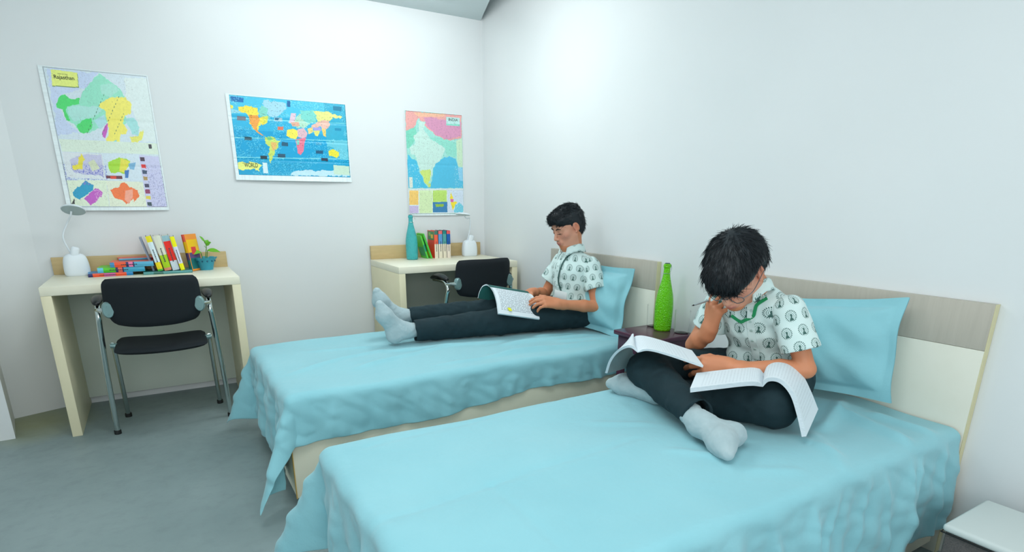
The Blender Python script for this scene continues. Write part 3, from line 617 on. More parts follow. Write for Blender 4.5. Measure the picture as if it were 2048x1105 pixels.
# ================================================================== TABLE LAMPS, PLANT, BOTTLE ON THE DESKS
M_white = mat('white_plastic', (226, 234, 240), .35)
M_diff = mat('grey_lamp_diffuser', (176, 196, 200), .5)
def lamp(x, y, hx, hy, hz, label, yaw, flat=0):
    t = empty('desk_lamp', (x, y, H), label, 'lamp', 'white gooseneck desk lamps')
    M = Matrix.Translation((x, y, H)) @ Matrix.Rotation(yaw, 4, 'Z')
    def body(u, v):
        a = v*2*math.pi; z = [0, .004, .03, .07, .098, .112, .118, .118][int(u*7+.5)]; r = [.052, .058, .060, .058, .052, .040, .022, .0][int(u*7+.5)]
        cs, sn = math.cos(a), math.sin(a); q = (abs(cs)**3+abs(sn)**3)**(-1/3)
        dip = .022*max(0, cs)*(u > .5)*0
        return M @ Vector((r*q*cs*.98, r*q*sn*.62, z-dip))
    b = BM(); b.grid(body, 8, 41); b.lathe([(0, 0), (.045, 0)], 24, M=M @ Matrix.Diagonal((1, .65, 1, 1))); bmesh.ops.remove_doubles(b.b, verts=b.b.verts[:], dist=.0004)
    o = b.obj('lamp_base', M_white, t, angle=60); m = o.modifiers.new('s', 'SUBSURF'); m.levels = m.render_levels = 1
    BM().box(-.045, -.006, -.026, .0, .085, .150, .012, 3, M=M @ Matrix.Rotation(.25, 4, 'Y')).obj('pen_holder', M_white, t)
    p0 = M @ Vector((.012, .012, .11)); p0 = Vector((x-.012, y+.01, H+.11))
    pts = smooth_path([p0, (x-.018+(hx-x)*-.35, y, H+.2), ((x*1.3+hx*.7)/2-(hx-x)*.42, y, H+.27), (hx-(hx-x)*.45, hy, hz-.03), (hx-.01*np.sign(hx-x), hy, hz-.006)], 9)
    BM().tube(pts, .0042, 10).obj('gooseneck', M_white, t)
    Mh = Matrix.Translation((hx, hy, hz)) @ Matrix.Rotation(.12, 4, 'Y') @ Matrix.Rotation(-.50+flat, 4, 'X') @ Matrix.Scale(.9, 4)
    BM().lathe([(0, .012), (.04, .011), (.056, .007), (.060, .001), (.058, -.003)], 40, M=Mh).obj('lamp_head', M_white, t)
    BM().lathe([(.0575, -.003), (.056, -.0045), (0, -.0045)], 40, M=Mh).obj('lamp_diffuser', M_diff, t)
    return t
lamp(-2.50, -.115, -2.461, -.14, 1.090, 'white gooseneck desk lamp at the left end of the left desk', .1)
lamp(-.135, -.10, -.205, -.14, 1.049, 'white gooseneck desk lamp at the right end of the corner desk', .0, .44)
M_teal = mat('teal_pot', (52, 152, 176), .5)
M_soil = mat('potting_soil', (70, 66, 48), .95)
def leaf_fn(t, b):
    n = t.noise(30, t.coord(), 3); t.l.new(t.mix(n, lin((84, 160, 30)), lin((130, 200, 50))), b.inputs['Base Color'])
M_leaf = mat('bright_leaf', rough=.45, fn=leaf_fn); M_stem = mat('plant_stem', (86, 140, 50), .6)
px, py = -1.885, -.14
t = empty('potted_plant', (px, py, H), 'small green seedling in a teal scalloped pot on the left desk', 'plant')
b = BM()
n = 48
def pot(u, v):
    z = [0, 0, .012, .05, .066, .072, .072, .066, .05][int(u*8+.5)]; r = [0, .034, .037, .047, .058, .062, .057, .05, .044][int(u*8+.5)]
    a = v*2*math.pi; sc = 1+.05*math.cos(a*8)*(z > .06)
    return (px+r*sc*math.cos(a), py+r*sc*math.sin(a), H+z-.006*(math.cos(a*8) < -.5)*(z > .06))
b.grid(pot, 9, n+1); bmesh.ops.remove_doubles(b.b, verts=b.b.verts[:], dist=.0003); b.obj('pot', M_teal, t, angle=50)
M_dots = mat('pot_cutouts', (24, 84, 108), .7)
b = BM()
for k in range(12):
    a = k*2*math.pi/12+.12; r = .0515
    b.lathe([(0, .0012), (.0055, .0010), (.006, -.001)], 12, M=Matrix.Translation((px+r*math.cos(a), py+r*math.sin(a), H+.054)) @ Matrix.Rotation(a, 4, 'Z') @ Matrix.Rotation(math.radians(76), 4, 'Y') @ Matrix.Diagonal((1.3, .8, 1, 1)))
b.obj('cutout_pattern', M_dots, t)
BM().lathe([(0, .060), (.03, .062), (.05, .060)], 24, (px, py, H)).obj('soil', M_soil, t)
def leaf(b, base, d, L, w, droop, roll=0):
    d = Vector(d).normalized(); side = d.cross(Vector((0, 0, 1))).normalized(); upv = side.cross(d); side = (side*math.cos(roll)+upv*math.sin(roll))
    def f(u, v):
        c = Vector(base)+d*L*u+Vector((0, 0, -droop*u*u)); ww = w*math.sin(math.pi*min(1, u*.97+.03))**.8*(1-.25*u)
        return c+side*ww*(v-.5)*2+side.cross(d)*(.15*w*((v-.5)*2)**2)
    b.grid(f, 12, 7)
stems = [((0, 0), (.012, 0, .055)), ((-.012, .0), (-.018, 0, .042)), ((.008, .003), (.018, 0, .05))]
for i, (a, e) in enumerate(stems):
    BM().tube(smooth_path([(px+a[0], py+a[1], H+.06), (px+a[0]*.4+e[0]*.6, py, H+.06+e[2]*.6), (px+e[0], py, H+.06+e[2])], 5), .0022, 8).obj('stem', M_stem, t)
BM().tube(smooth_path([(px+.012, py, H+.11), (px+.015, py, H+.14), (px+.008, py, H+.168)], 5), .002, 8).obj('stem', M_stem, t)
for base, d, L, w, dr in [((-.018, 0, .100), (-1, -.4, .35), .062, .016, .034), ((.018, 0, .108), (1, -.4, .25), .072, .017, .026), ((.010, 0, .160), (-.55, -.2, .8), .042, .015, .002),
                          ((.014, 0, .138), (.6, -.3, .5), .040, .020, .006), ((.012, -.003, .125), (-.5, -.5, .6), .020, .008, .0), ((.010, 0, .150), (.5, .3, .55), .032, .012, .004), ((-.016, 0, .095), (-.3, -.8, .25), .02, .007, .003)]:
    b = BM(); leaf(b, (px+base[0], py+base[1], H+base[2]), d, L, w, dr, .75 if d[0] < 0 else -.75); o = b.obj('leaf', M_leaf, t, angle=None); m = o.modifiers.new('t', 'SOLIDIFY'); m.thickness = .0007
def glassmat(name, col, rough=.06, hammered=0, tr=1.0, ior=1.45):
    def f(t, b):
        if hammered:
            v = t.n.new('ShaderNodeTexVoronoi'); v.inputs['Scale'].default_value = hammered; t.l.new(t.coord(), v.inputs['Vector']); t.bump(v.outputs['Distance'], .9, .004)
    return mat(name, col, rough, trans=tr, ior=ior, fn=f)
PROF = [(0, .004), (.030, .0), (.037, .003), (.0395, .012), (.0405, .06), (.041, .11), (.038, .155), (.031, .195), (.0225, .232), (.0165, .262), (.0145, .285), (.0145, .300), (.0165, .303), (.0165, .313), (.0135, .320)]
def bottle(x, y, z, hsc, m, name, label, sc=1, cap=True):
    t = empty(name, (x, y, z), label, 'bottle')
    pr = smooth_path([(r*sc, zz*hsc, 0) for r, zz in PROF], 4)
    outer = [(max(0, p[0]), p[1]) for p in pr]; inner = [(max(0, p[0]-.0028), max(p[1], .008)) for p in pr][::-1]
    BM().lathe(outer+inner, 48, (x, y, z)).obj('bottle_body', m, t, angle=None)
    if cap:
        top = .320*hsc
        BM().lathe([(0, top+.004), (.011, top+.003), (.0125, top-.002), (.0105, top-.010), (0, top-.012)], 24, (x, y, z)).obj('stopper', M_gdark, t)
        pts = smooth_path([(x+.017, y, z+top-.045), (x+.030, y, z+top-.03), (x+.026, y, z+top-.008), (x+.014, y, z+top-.002)], 6)
        BM().tube(pts, .0011, 8).obj('wire_clip', M_chrome, t)
        pts = [(x+.0175*math.cos(a), y+.0175*math.sin(a), z+top-.045) for a in np.linspace(0, 6.283, 25)]
        BM().tube(pts, .001, 6).obj('wire_ring', M_chrome, t)
    return t
M_gdark = mat('dark_stopper', (20, 70, 70), .4)
M_gteal = glassmat('teal_glass', (80, 215, 220), .1, 170, .4)
M_ggreen = glassmat('green_glass', (150, 255, 0), .08, 150, .55)
bottle(-.607, -.15, H, .93, M_gteal, 'glass_bottle', 'tall teal glass bottle at the left end of the corner desk', 1.0)
# ================================================================== BOOKS
BK = {}
def cm(c): return mat('cover_%d_%d_%d' % c, c, .35)
M_pages = mat('book_pages', (228, 224, 206), .8)
def book(M, th, dp, ht, bands, cover, label, group, text=True, art=None, tilt=None):
    """local frame: thickness x, spine facing -y, height z, origin at bottom spine-left corner"""
    t = empty('book', (0, 0, 0), label, 'book', group); t.matrix_world = M
    mats = [cm(cover)]+[cm(c) for _, _, c in bands]+[mat('spine_print', (50, 60, 70), .6)]
    b = BM(); w = .0022
    b.box(0, w, 0, dp, 0, ht); b.box(th-w, th, 0, dp, 0, ht)
    zs = sorted({0, ht} | {a*ht for a, _, _ in bands} | {c*ht for _, c, _ in bands})
    for z0, z1 in zip(zs, zs[1:]):
        zc = (z0+z1)/2/ht; mi = 0
        for k, (a, c, _) in enumerate(bands):
            if a <= zc <= c: mi = k+1
        b.poly([(0, 0, z0), (th/2, -.0025, z0), (th/2, -.0025, z1), (0, 0, z1)], mi); b.poly([(th/2, -.0025, z0), (th, 0, z0), (th, 0, z1), (th/2, -.0025, z1)], mi)
        b.box(.0001, th-.0001, .0001, w, z0, z1, mi=mi)
    if text:
        z = .25*ht; k = 0; rr = random.Random(int(th*9e5+ht*7e4)); 
        while z < .62*ht:
            l = rr.uniform(.003, .008); b.box(th*.40, th*.58, -.0032, -.0018, z, z+l, mi=len(mats)-1); z += l+.0022
    if art:
        for ai, (a0, a1, c0, c1, col) in enumerate(art):
            if cm(col).name not in [m.name for m in mats]: mats.append(cm(col))
            b.box(-.0004-.0004*ai, .001, dp*a0, dp*a1, ht*c0, ht*c1, mi=[m.name for m in mats].index(cm(col).name)); b.box(th-.001, th+.0004+.0004*ai, dp*a0, dp*a1, ht*c0, ht*c1, mi=[m.name for m in mats].index(cm(col).name))
    ob = b.obj('cover', mats, None, False); ob.parent = t
    p = BM().box(w, th-w, w, dp-.003, .003, ht-.003).obj('page_block', M_pages, None, False); p.parent = t
    return t
def TM(x, y, z, yaw=0, lean=0):   # standing; lean to the left (-x) is positive
    return Matrix.Translation((x, y, z)) @ Matrix.Rotation(math.radians(yaw), 4, 'Z') @ Matrix.Rotation(math.radians(-lean), 4, 'Y')
def LM(x, y, z, yaw=0):           # lying: spine faces the room, thickness up, height along +x
    return Matrix.Translation((x, y, z)) @ Matrix.Rotation(math.radians(yaw), 4, 'Z') @ Matrix(((0, 0, 1, 0), (0, 1, 0, 0), (1, 0, 0, 0), (0, 0, 0, 1)))
G1 = 'books lying in a pile on the left desk'; G2 = 'books standing on the left desk'; G3 = 'books standing on the corner desk'
OR, BL, LB, GR, YE, RD, NV, WHT, TE, LIM = (238, 84, 40), (20, 130, 190), (110, 200, 225), (90, 200, 40), (245, 225, 20), (230, 34, 20), (40, 40, 100), (215, 232, 240), (40, 130, 130), (165, 205, 10)
zt = H
book(LM(-2.448, -.235, zt, 3), .018, .13, .20, [(0, .10, NV), (.10, .85, OR), (.35, .6, (205, 90, 150)), (.85, 1, BL)], BL, 'orange spined book at the bottom of the pile beside the lamp', G1)
book(LM(-2.405, -.215, zt+.0185, -4), .026, .14, .215, [(0, .12, LB), (.12, .38, GR), (.38, .55, NV), (.43, .52, (240, 110, 90)), (.55, 1, (60, 165, 200))], GR, 'green and blue book in the middle of the pile', G1)
book(LM(-2.345, -.225, zt+.045, -3), .026, .14, .20, [(0, .1, (60, 140, 190)), (.1, .36, OR), (.36, .55, NV), (.42, .52, (235, 120, 170)), (.55, 1, (80, 170, 205))], OR, 'red and blue book on top of the pile', G1)
book(LM(-2.305, -.14, zt+.0715, 6), .010, .14, .19, [(0, 1, (90, 180, 215)), (.8, 1, (220, 50, 50))], (240, 90, 80), 'thin blue booklet lying behind the top of the pile', G1, False)
book(LM(-2.20, -.255, zt, 0), .014, .16, .235, [(0, 1, (80, 150, 150)), (.2, .4, (50, 110, 100))], (50, 140, 140), 'flat teal book under the row of standing books', G2, False)
zz = zt+.0145; y = -.235
book(TM(-2.155, y+.03, zz, 0, 12), .010, .13, .185, [(0, 1, (150, 160, 180))], (170, 176, 196), 'thin grey-lilac book leaning at the left end of the standing row', G2, False)
book(TM(-2.130, y, zz, 0, 10), .026, .13, .19, [(0, .05, (80, 190, 60)), (.05, .25, (240, 215, 20)), (.25, .83, WHT), (.83, 1, (235, 220, 30))], (25, 35, 30), 'white spined book with yellow bands in the standing row', G2)
book(TM(-2.098, y, zz, 0, 9), .034, .13, .19, [(0, .08, (225, 140, 110)), (.08, .45, LIM), (.45, 1, (220, 222, 205))], (20, 45, 40), 'cream and lime spined book in the standing row', G2)
book(TM(-2.059, y, zz, 0, 8.5), .034, .13, .19, [(0, .28, (205, 218, 228)), (.28, .84, (240, 34, 16)), (.84, 1, (150, 190, 200))], (20, 60, 50), 'red spined book with pale bands in the standing row', G2)
book(TM(-2.020, y-.01, zz-.0, 0, 9), .021, .13, .185, [(0, .2, (245, 245, 10)), (.2, .7, (215, 220, 240)), (.7, 1, (245, 240, 10))], (20, 60, 40), 'slim yellow and lilac spined book in the standing row', G2)
book(TM(-1.975, -.185, H, -40, 6), .020, .095, .205, [(0, .3, (40, 120, 110)), (.3, .5, (90, 70, 110)), (.5, .8, (245, 190, 30)), (.8, 1, (245, 100, 80))], (245, 150, 50), 'tall red and yellow book turned half sideways beside the plant pot', G2, False,
     [(.05, .95, .05, .35, (35, 110, 110)), (.05, .95, .35, .5, (90, 70, 120)), (.05, .95, .5, .85, (248, 196, 20)), (.3, .7, .45, .65, (225, 60, 60))])
# right desk row
y = -.155
book(TM(-.492, y+.01, H, 0, 17), .012, .11, .165, [(0, 1, (90, 205, 70)), (.3, .6, (30, 150, 120))], (80, 200, 60), 'green book leaning behind the teal bottle', G3, False, [(.1, .9, .1, .5, (40, 160, 110))])
book(TM(-.466, y, H, 0, 19), .011, .12, .180, [(0, 1, (70, 195, 70))], (110, 210, 60), 'lime green book leaning against the red one on the corner desk', G3, False, [(.1, .9, .1, .3, (220, 220, 60)), (.1, .9, .5, .8, (30, 140, 100))])
book(TM(-.438, y, H, 0, 0), .027, .12, .19, [(0, .52, (232, 222, 200)), (.52, .86, (236, 96, 70)), (.86, 1, (60, 120, 110))], (234, 70, 50), 'red covered book with an orange and cream spine at the left of the upright row', G3, True, [(.06, .94, .66, .97, (70, 140, 90)), (.2, .5, .72, .86, (236, 190, 70)), (.55, .8, .8, .92, (150, 190, 80))])
book(TM(-.407, y, H, 0, 0), .030, .12, .19, [(0, .52, (232, 222, 200)), (.52, .88, (90, 150, 205)), (.88, 1, (225, 110, 110))], (25, 40, 60), 'book with a light blue and cream spine on the corner desk', G3)
book(TM(-.373, y, H, 0, 0), .027, .12, .19, [(0, .52, (232, 222, 200)), (.52, .88, (80, 160, 160)), (.88, 1, (30, 130, 130))], (20, 60, 60), 'book with a teal and cream spine on the corner desk', G3)
book(TM(-.342, y, H, 0, 0), .027, .12, .19, [(0, .50, (236, 222, 206)), (.50, .88, (10, 90, 170)), (.88, 1, (230, 90, 90))], (20, 40, 90), 'book with a dark blue and cream spine at the right end of the row', G3)
# ================================================================== STOOL, BOTTLE, TUMBLERS
def maroon(t, b):
    n = t.noise(6, t.coord('Object', (1, 8, 1)), 4); t.l.new(t.mix(n, lin((70, 34, 56)), lin((92, 50, 70))), b.inputs['Base Color'])
M_mar = mat('dark_maroon_wood', rough=.22, fn=maroon)
M_mard = mat('stool_shadow_gap', (30, 18, 26), .6)
ZS = .548; sx0, sx1, sy0, sy1 = -.262, .012, -2.16, -1.885
t = empty('bedside_stool', ((sx0+sx1)/2, (sy0+sy1)/2, 0), 'dark maroon wooden stool standing between the two beds', 'stool')
b = BM(); b.box(sx0, sx1, sy0, sy1, ZS-.022, ZS, .005, 3); b.obj('stool_top', M_mar, t)
b = BM(); b.box(sx0+.022, sx1-.012, sy0+.022, sy1-.012, ZS-.10, ZS-.022, .003); b.obj('apron', M_mar, t)
for lx in (sx0+.022, sx1-.042):
    for ly in (sy0+.022, sy1-.042): BM().box(lx, lx+.03, ly, ly+.03, 0, ZS-.10, .003).obj('leg', M_mar, t)
BM().box(sx0+.03, sx1-.03, sy0+.03, sy1-.03, .16, .18, .003).obj('lower_shelf', M_mar, t)
bottle(-.062, -2.012, ZS, 1.0, M_ggreen, 'glass_bottle', 'bright green dimpled glass bottle standing on the maroon stool', 1.05)
M_clear = glassmat('clear_glass', (255, 255, 255), .0, 0, 1, 1.14)
def tumbler(x, y, label, hh=.108):
    o = BM().lathe([(0, 0), (.031, 0), (.033, .003), (.036, hh), (.0345, hh), (.0315, .004), (0, .004)], 40, (x, y, ZS)).obj('glass_tumbler', M_clear, None, True, (x, y, ZS)); tag(o, label, 'glass', 'clear tumblers on the stool')
tumbler(-.035, -1.925, 'clear glass tumbler on the stool left of the green bottle')
tumbler(-.030, -2.105, 'clear glass tumbler on the stool right of the green bottle')
# ================================================================== STORAGE BOX AT THE RIGHT
def felt(t, b):
    n = t.noise(300, t.coord(), 3); t.l.new(t.mix(n, lin((58, 60, 62)), lin((112, 106, 104))), b.inputs['Base Color']); t.bump(n, .3, .001)
M_felt = mat('grey_felt', rough=.95, fn=felt)
M_top = mat('white_vinyl', (206, 214, 212), .5)
t = empty('storage_ottoman', (-.2, -3.6, 0), 'white topped grey storage box at the wall beside the foreground bed', 'ottoman')
BM().box(-.335, -.075, -3.85, -3.405, 0, .268, .006, 3).obj('box_body', M_felt, t)
BM().box(-.342, -.068, -3.857, -3.398, .2685, .292, .010, 4).obj('lid', M_top, t)
BM().tube([(-.3425, -3.85, .2675), (-.3425, -3.398, .2675), (-.068, -3.3985, .2675)], .0022, 8).obj('piping', M_blackplastic, t)
# ================================================================== LIGHT AND CAMERA
w = bpy.data.worlds.new('room_daylight'); bpy.context.scene.world = w; w.use_nodes = True
w.node_tree.nodes['Background'].inputs[0].default_value = (.92, .98, 1.0, 1); w.node_tree.nodes['Background'].inputs[1].default_value = WORLD_S
def area(name, loc, rot, sx, sy, e, col=(.965, 1.0, 1.0)):
    l = bpy.data.lights.new(name, 'AREA'); l.shape = 'RECTANGLE'; l.size = sx; l.size_y = sy; l.energy = e; l.color = col
    o = bpy.data.objects.new(name, l); C.objects.link(o); o.location = loc; o.rotation_euler = [math.radians(a) for a in rot]; return o
area('ceiling_light', (-1.25, -1.15, 2.32), (0, 0, 0), 1.1, .5, L_A)
area('ceiling_light', (-1.6, -3.3, 2.32), (0, 0, 0), 1.2, .9, L_B)
area('camera_side_fill', (-2.4, -5.3, 1.5), (84, 0, -14), 1.8, 1.4, L_C)  # added soft fill from the open side behind the camera, no window built
area('batten_light', (-1.05, -.30, 2.30), (30, 0, 0), 1.7, .12, L_D)
l = bpy.data.lights.new('upper_wall_fill', 'POINT'); l.energy = L_P; l.color = (.965, 1, 1); l.shadow_soft_size = .18  # unseen point lights added as fill to even out the walls
o = bpy.data.objects.new('upper_wall_fill', l); C.objects.link(o); o.location = (-1.9, -1.9, 2.12)
o = bpy.data.objects.new('upper_wall_fill', l); C.objects.link(o); o.location = (-.80, -1.05, 2.10)  # second added fill point, brightens the wall corner
cam = bpy.data.cameras.new('camera'); co = bpy.data.objects.new('camera', cam); C.objects.link(co)
yaw, pit, rol = math.radians(31.177), math.radians(16.8751), math.radians(.3093)
Fv = Vector((math.sin(yaw)*math.cos(pit), math.cos(yaw)*math.cos(pit), -math.sin(pit))); R0 = Vector((math.cos(yaw), -math.sin(yaw), 0)); U0 = R0.cross(Fv)
Rv = R0*math.cos(rol)+U0*math.sin(rol); Uv = -R0*math.sin(rol)+U0*math.cos(rol)
co.matrix_world = Matrix(((Rv.x, Uv.x, -Fv.x, -2.1155), (Rv.y, Uv.y, -Fv.y, -3.9914), (Rv.z, Uv.z, -Fv.z, 1.1564), (0, 0, 0, 1)))
cam.sensor_width = 36; cam.lens = 1152.31/2048*36; cam.shift_x = 0; cam.shift_y = (748.02-552.5)/2048; cam.clip_start = .02
sc = bpy.context.scene; sc.camera = co
sc.view_settings.view_transform = 'Standard'; sc.view_settings.look = 'None'; sc.view_settings.exposure = EXPO; sc.view_settings.gamma = 1
# ================================================================== PEOPLE
def skin_fn(t, b):
    co = t.coord(); n = t.noise(40, co, 3); c = t.attr('Col')
    t.l.new(t.mix(t.m('MULTIPLY', n, .16), c, lin((170, 96, 70))), b.inputs['Base Color']); t.bump(t.noise(420, co, 2), .12, .0008)
M_skin = mat('skin', rough=.5, fn=skin_fn, sss=.12)
def hair_fn(t, b):
    n = t.noise(140, t.coord(), 2); t.l.new(t.mix(n, lin((6, 12, 17)), lin((22, 33, 40))), b.inputs['Base Color']); t.bump(t.noise(260, t.coord('Object', (1, 1, 1)), 3), .35, .002)
M_hair = mat('black_hair', rough=.52, fn=hair_fn)
M_brow = mat('brow_hair', (34, 26, 26), .7)
M_eye = mat('eye_lash', (30, 20, 22), .6)
def sock_fn(t, b):
    co = t.coord(); n = t.noise(26, co, 3); t.l.new(t.mix(n, lin((150, 172, 178)), lin((178, 196, 200))), b.inputs['Base Color']); t.bump(t.noise(700, co, 2), .35, .001)
M_sock = mat('pale_grey_sock', rough=.95, fn=sock_fn, sheen=.2)
def trouser_fn(t, b):
    co = t.coord(); n = t.noise(7, co, 4); t.l.new(t.mix(n, lin((13, 34, 41)), lin((27, 53, 60))), b.inputs['Base Color'])
    t.bump(t.m('ADD', t.noise(24, co, 4, .6), t.m('MULTIPLY', t.noise(900, co, 1), .1)), .35, .006)
M_trou = mat('dark_teal_trousers', rough=.9, fn=trouser_fn)
def motif_fn(t, b):
    m = t.m; sp = t.n.new('ShaderNodeSeparateXYZ'); t.l.new(t.attr('pat', 'Vector'), sp.inputs[0])
    U, Vv = sp.outputs[0], sp.outputs[1]; su, sv = .059, .051
    fv = m('DIVIDE', Vv, sv); row = m('FLOOR', fv); off = m('MULTIPLY', m('FLOORED_MODULO', row, 2), .5)
    x = m('MULTIPLY', m('SUBTRACT', m('FRACT', m('ADD', m('DIVIDE', U, su), off)), .5), su)
    y = m('ADD', m('MULTIPLY', m('SUBTRACT', m('FRACT', fv), .5), sv), -.001)
    r = m('SQRT', m('ADD', m('MULTIPLY', x, x), m('MULTIPLY', y, y))); th = m('ARCTAN2', x, y)
    band = lambda a, c: m('MULTIPLY', m('GREATER_THAN', r, a), m('LESS_THAN', r, c))
    notbot = m('LESS_THAN', m('ABSOLUTE', th), 2.75)
    dash = lambda k, ph: m('GREATER_THAN', m('COSINE', m('MULTIPLY', th, k)), ph)
    A = m('MULTIPLY', band(.0140, .0196), dash(21, .0)); B = m('MULTIPLY', band(.0088, .0114), dash(15, -.1)); Cc = band(.0054, .0065)
    rings = m('MULTIPLY', m('MAXIMUM', A, m('MAXIMUM', B, Cc)), notbot)
    tri = m('MULTIPLY', m('LESS_THAN', m('ABSOLUTE', x), m('MULTIPLY', m('SUBTRACT', -.0015, y), .62)), m('GREATER_THAN', y, -.0150))
    bx = m('DIVIDE', m('ADD', x, .001), .0032); by = m('DIVIDE', m('SUBTRACT', y, .001), .0055)
    body = m('LESS_THAN', m('ADD', m('MULTIPLY', bx, bx), m('MULTIPLY', by, by)), 1)
    foot = m('MULTIPLY', m('MULTIPLY', m('LESS_THAN', y, -.0140), m('GREATER_THAN', y, -.0195)), m('LESS_THAN', m('ABSOLUTE', m('SUBTRACT', m('ABSOLUTE', x), .0028)), .0007))
    mask = m('MAXIMUM', rings, m('MAXIMUM', tri, m('MAXIMUM', body, foot)))
    n = t.noise(30, t.coord(), 3); base = t.mix(n, lin((202, 226, 224)), lin((218, 236, 234)))
    t.l.new(t.mix(m('MULTIPLY', mask, .93), base, lin((14, 80, 72))), b.inputs['Base Color'])
    t.bump(m('ADD', t.noise(13, t.coord(), 4, .6), m('MULTIPLY', t.noise(900, t.coord(), 1), .1)), .25, .006)
M_shirt = mat('peacock_print_cotton', rough=.85, fn=motif_fn, sheen=.15)
M_button = mat('pearl_button', (170, 196, 190), .35)
M_collar = mat('plain_shirt_cotton', (208, 228, 226), .85)
M_green = mat('green_lanyard', (20, 140, 84), .55)
M_greylan = mat('dark_green_lanyard', (50, 88, 84), .55)
M_card = mat('white_card', (232, 240, 240), .35)
M_wire = mat('spectacle_wire', (110, 116, 120), .3, .7)
def nz(v): v = V3(*v); return v/np.linalg.norm(v)
def orth(F, N):
    F = nz(F); N = V3(*N); N = N-F*(N@F); N /= np.linalg.norm(N); return F, N
def hand(S, W_, F, N, left, curls, spread=(10, 3, -4, -12), thumb=((.4, .75, -.15), (.75, .55, -.25)), s=.94):
    """palm of four metacarpals, five unequal jointed fingers; returns the finger tips"""
    F, N = orth(F, N); T = np.cross(F, N) if left else np.cross(N, F); W_ = V3(*W_); tips = []
    L = [(.041, .025, .020), (.045, .029, .021), (.042, .027, .020), (.033, .020, .018)]
    mx = [.029, .010, -.010, -.028]; ml = [.082, .085, .080, .073]
    kn = []
    S.cap(W_-F*.02, W_+F*.012, .0235*s, .024*s, .02)
    for i in range(4):
        k = W_+F*ml[i]*s+T*mx[i]*s+N*(.004-.003*abs(i-1.2))*s; kn.append(k)
        S.cap(W_+F*.012+T*mx[i]*.55*s, k, .0155*s, .0115*s, .014)
    S.cap(W_+T*.016*s+F*.01, W_+T*.030*s+F*.05*s-N*.006*s, .016*s, .012*s, .014)
    for i in range(4):
        a = math.radians(spread[i]); d = F*math.cos(a)+T*math.sin(a); p = kn[i]; c = 0; r0 = (.0096, .0098, .0093, .0082)[i]*s
        for j in range(3):
            c += math.radians(curls[i][j]); dd = d*math.cos(c)-N*math.sin(c); q = p+dd*L[i][j]*s
            ra = r0*(1-.10*j); S.cap(p, q, ra, ra*.90, .0035 if j else .007); p = q
        tips.append(p)
    b = W_+T*.024*s+F*.022*s-N*.004*s; p = b
    for j, (d, l) in enumerate(zip((thumb[0], thumb[0], thumb[1]), (.030, .030, .025))):
        dd = nz(F*d[0]+T*d[1]+N*d[2]); q = p+dd*l*s; ra = (.0135, .0108, .0100)[j]*s; S.cap(p, q, ra, ra*.9, .010 if j == 0 else .005); p = q
    tips.append(p); return tips
def head(S, c, Rh, s):
    g = lambda x, y, z: V3(*c)+s*(V3(x, y, z)@Rh)
    e = lambda x, y, z, r, k, R=None, op='u': S.ell(g(x, y, z), V3(*r)*s, Rh if R is None else R@Rh, k*s, op)
    def rx(a): a = math.radians(a); return np.array([[1, 0, 0], [0, math.cos(a), math.sin(a)], [0, -math.sin(a), math.cos(a)]])
    e(0, -.012, .035, (.074, .092, .076), .01)
    e(0, .022, -.025, (.060, .066, .078), .03)
    for q in (-1, 1):
        S.cap(g(.050*q, -.002, -.050), g(.016*q, .066, -.096), .017*s, .014*s, .03*s)
        e(.040*q, .052, -.022, (.022, .022, .020), .02)
    e(0, .071, -.096, (.019, .016, .016), .022)
    S.cap(g(-.034, .072, .020), g(.034, .072, .020), .013*s, None, .02*s)
    for q in (-1, 1): e(.030*q, .094, .000, (.018, .014, .012), .016, None, 's')
    for q in (-1, 1): e(.030*q, .071, -.001, (.0150, .0150, .0135), .003)
    S.cap(g(0, .086, .006), g(0, .106, -.031), .0075*s, .0100*s, .012*s)
    for q in (-1, 1): e(.0115*q, .097, -.036, (.0085, .0095, .0075), .006)
    e(0, .088, -.062, (.026, .012, .020), .014)
    S.chain([g(-.023, .084, -.064), g(-.006, .098, -.059), g(.006, .098, -.059), g(.023, .084, -.064)], [.003*s, .0058*s, .0058*s, .003*s], .004*s)
    S.chain([g(-.021, .084, -.067), g(0, .0955, -.0705), g(.021, .084, -.067)], [.003*s, .0068*s, .003*s], .003*s)
    for q in (-1, 1):
        e(.075*q, -.008, -.004, (.0085, .0185, .029), .006, rx(-12)); e(.082*q, -.003, -.002, (.006, .010, .018), .004, rx(-12), 's'); e(.074*q, .002, -.029, (.006, .008, .009), .005)
    return g
def skin_col(gh, heads):
    c, Rh, s = heads
    def f(v):
        q = ((v-V3(*c))@np.array(Rh).T)/s
        col = np.empty((len(v), 3)); col[:] = lin((206, 136, 98))
        near = (np.abs(q) < .16).all(1)
        face = near & (q[:, 1] > .0) & (q[:, 2] < .06) & ((q*q).sum(1) < .0145); col[face] = lin((214, 156, 130))
        def blob(x, y, z, r, c2, a=1.):
            w = np.exp(-(((q-np.array([x, y, z]))/np.array(r))**2).sum(1)**1.5)*near*a; col[:] = col*(1-w[:, None])+np.array(lin(c2))*w[:, None]
        for sx in (-1, 1): blob(.04*sx, .06, -.03, (.025, .03, .022), (218, 140, 122), .6); blob(.03*sx, .085, -.004, (.017, .02, .010), (176, 118, 98), .5); blob(.08*sx, 0, -.0, (.02, .03, .035), (214, 134, 112), .6)
        blob(0, .098, -.064, (.022, .012, .010), (186, 100, 98), .95)
        return col
    return f
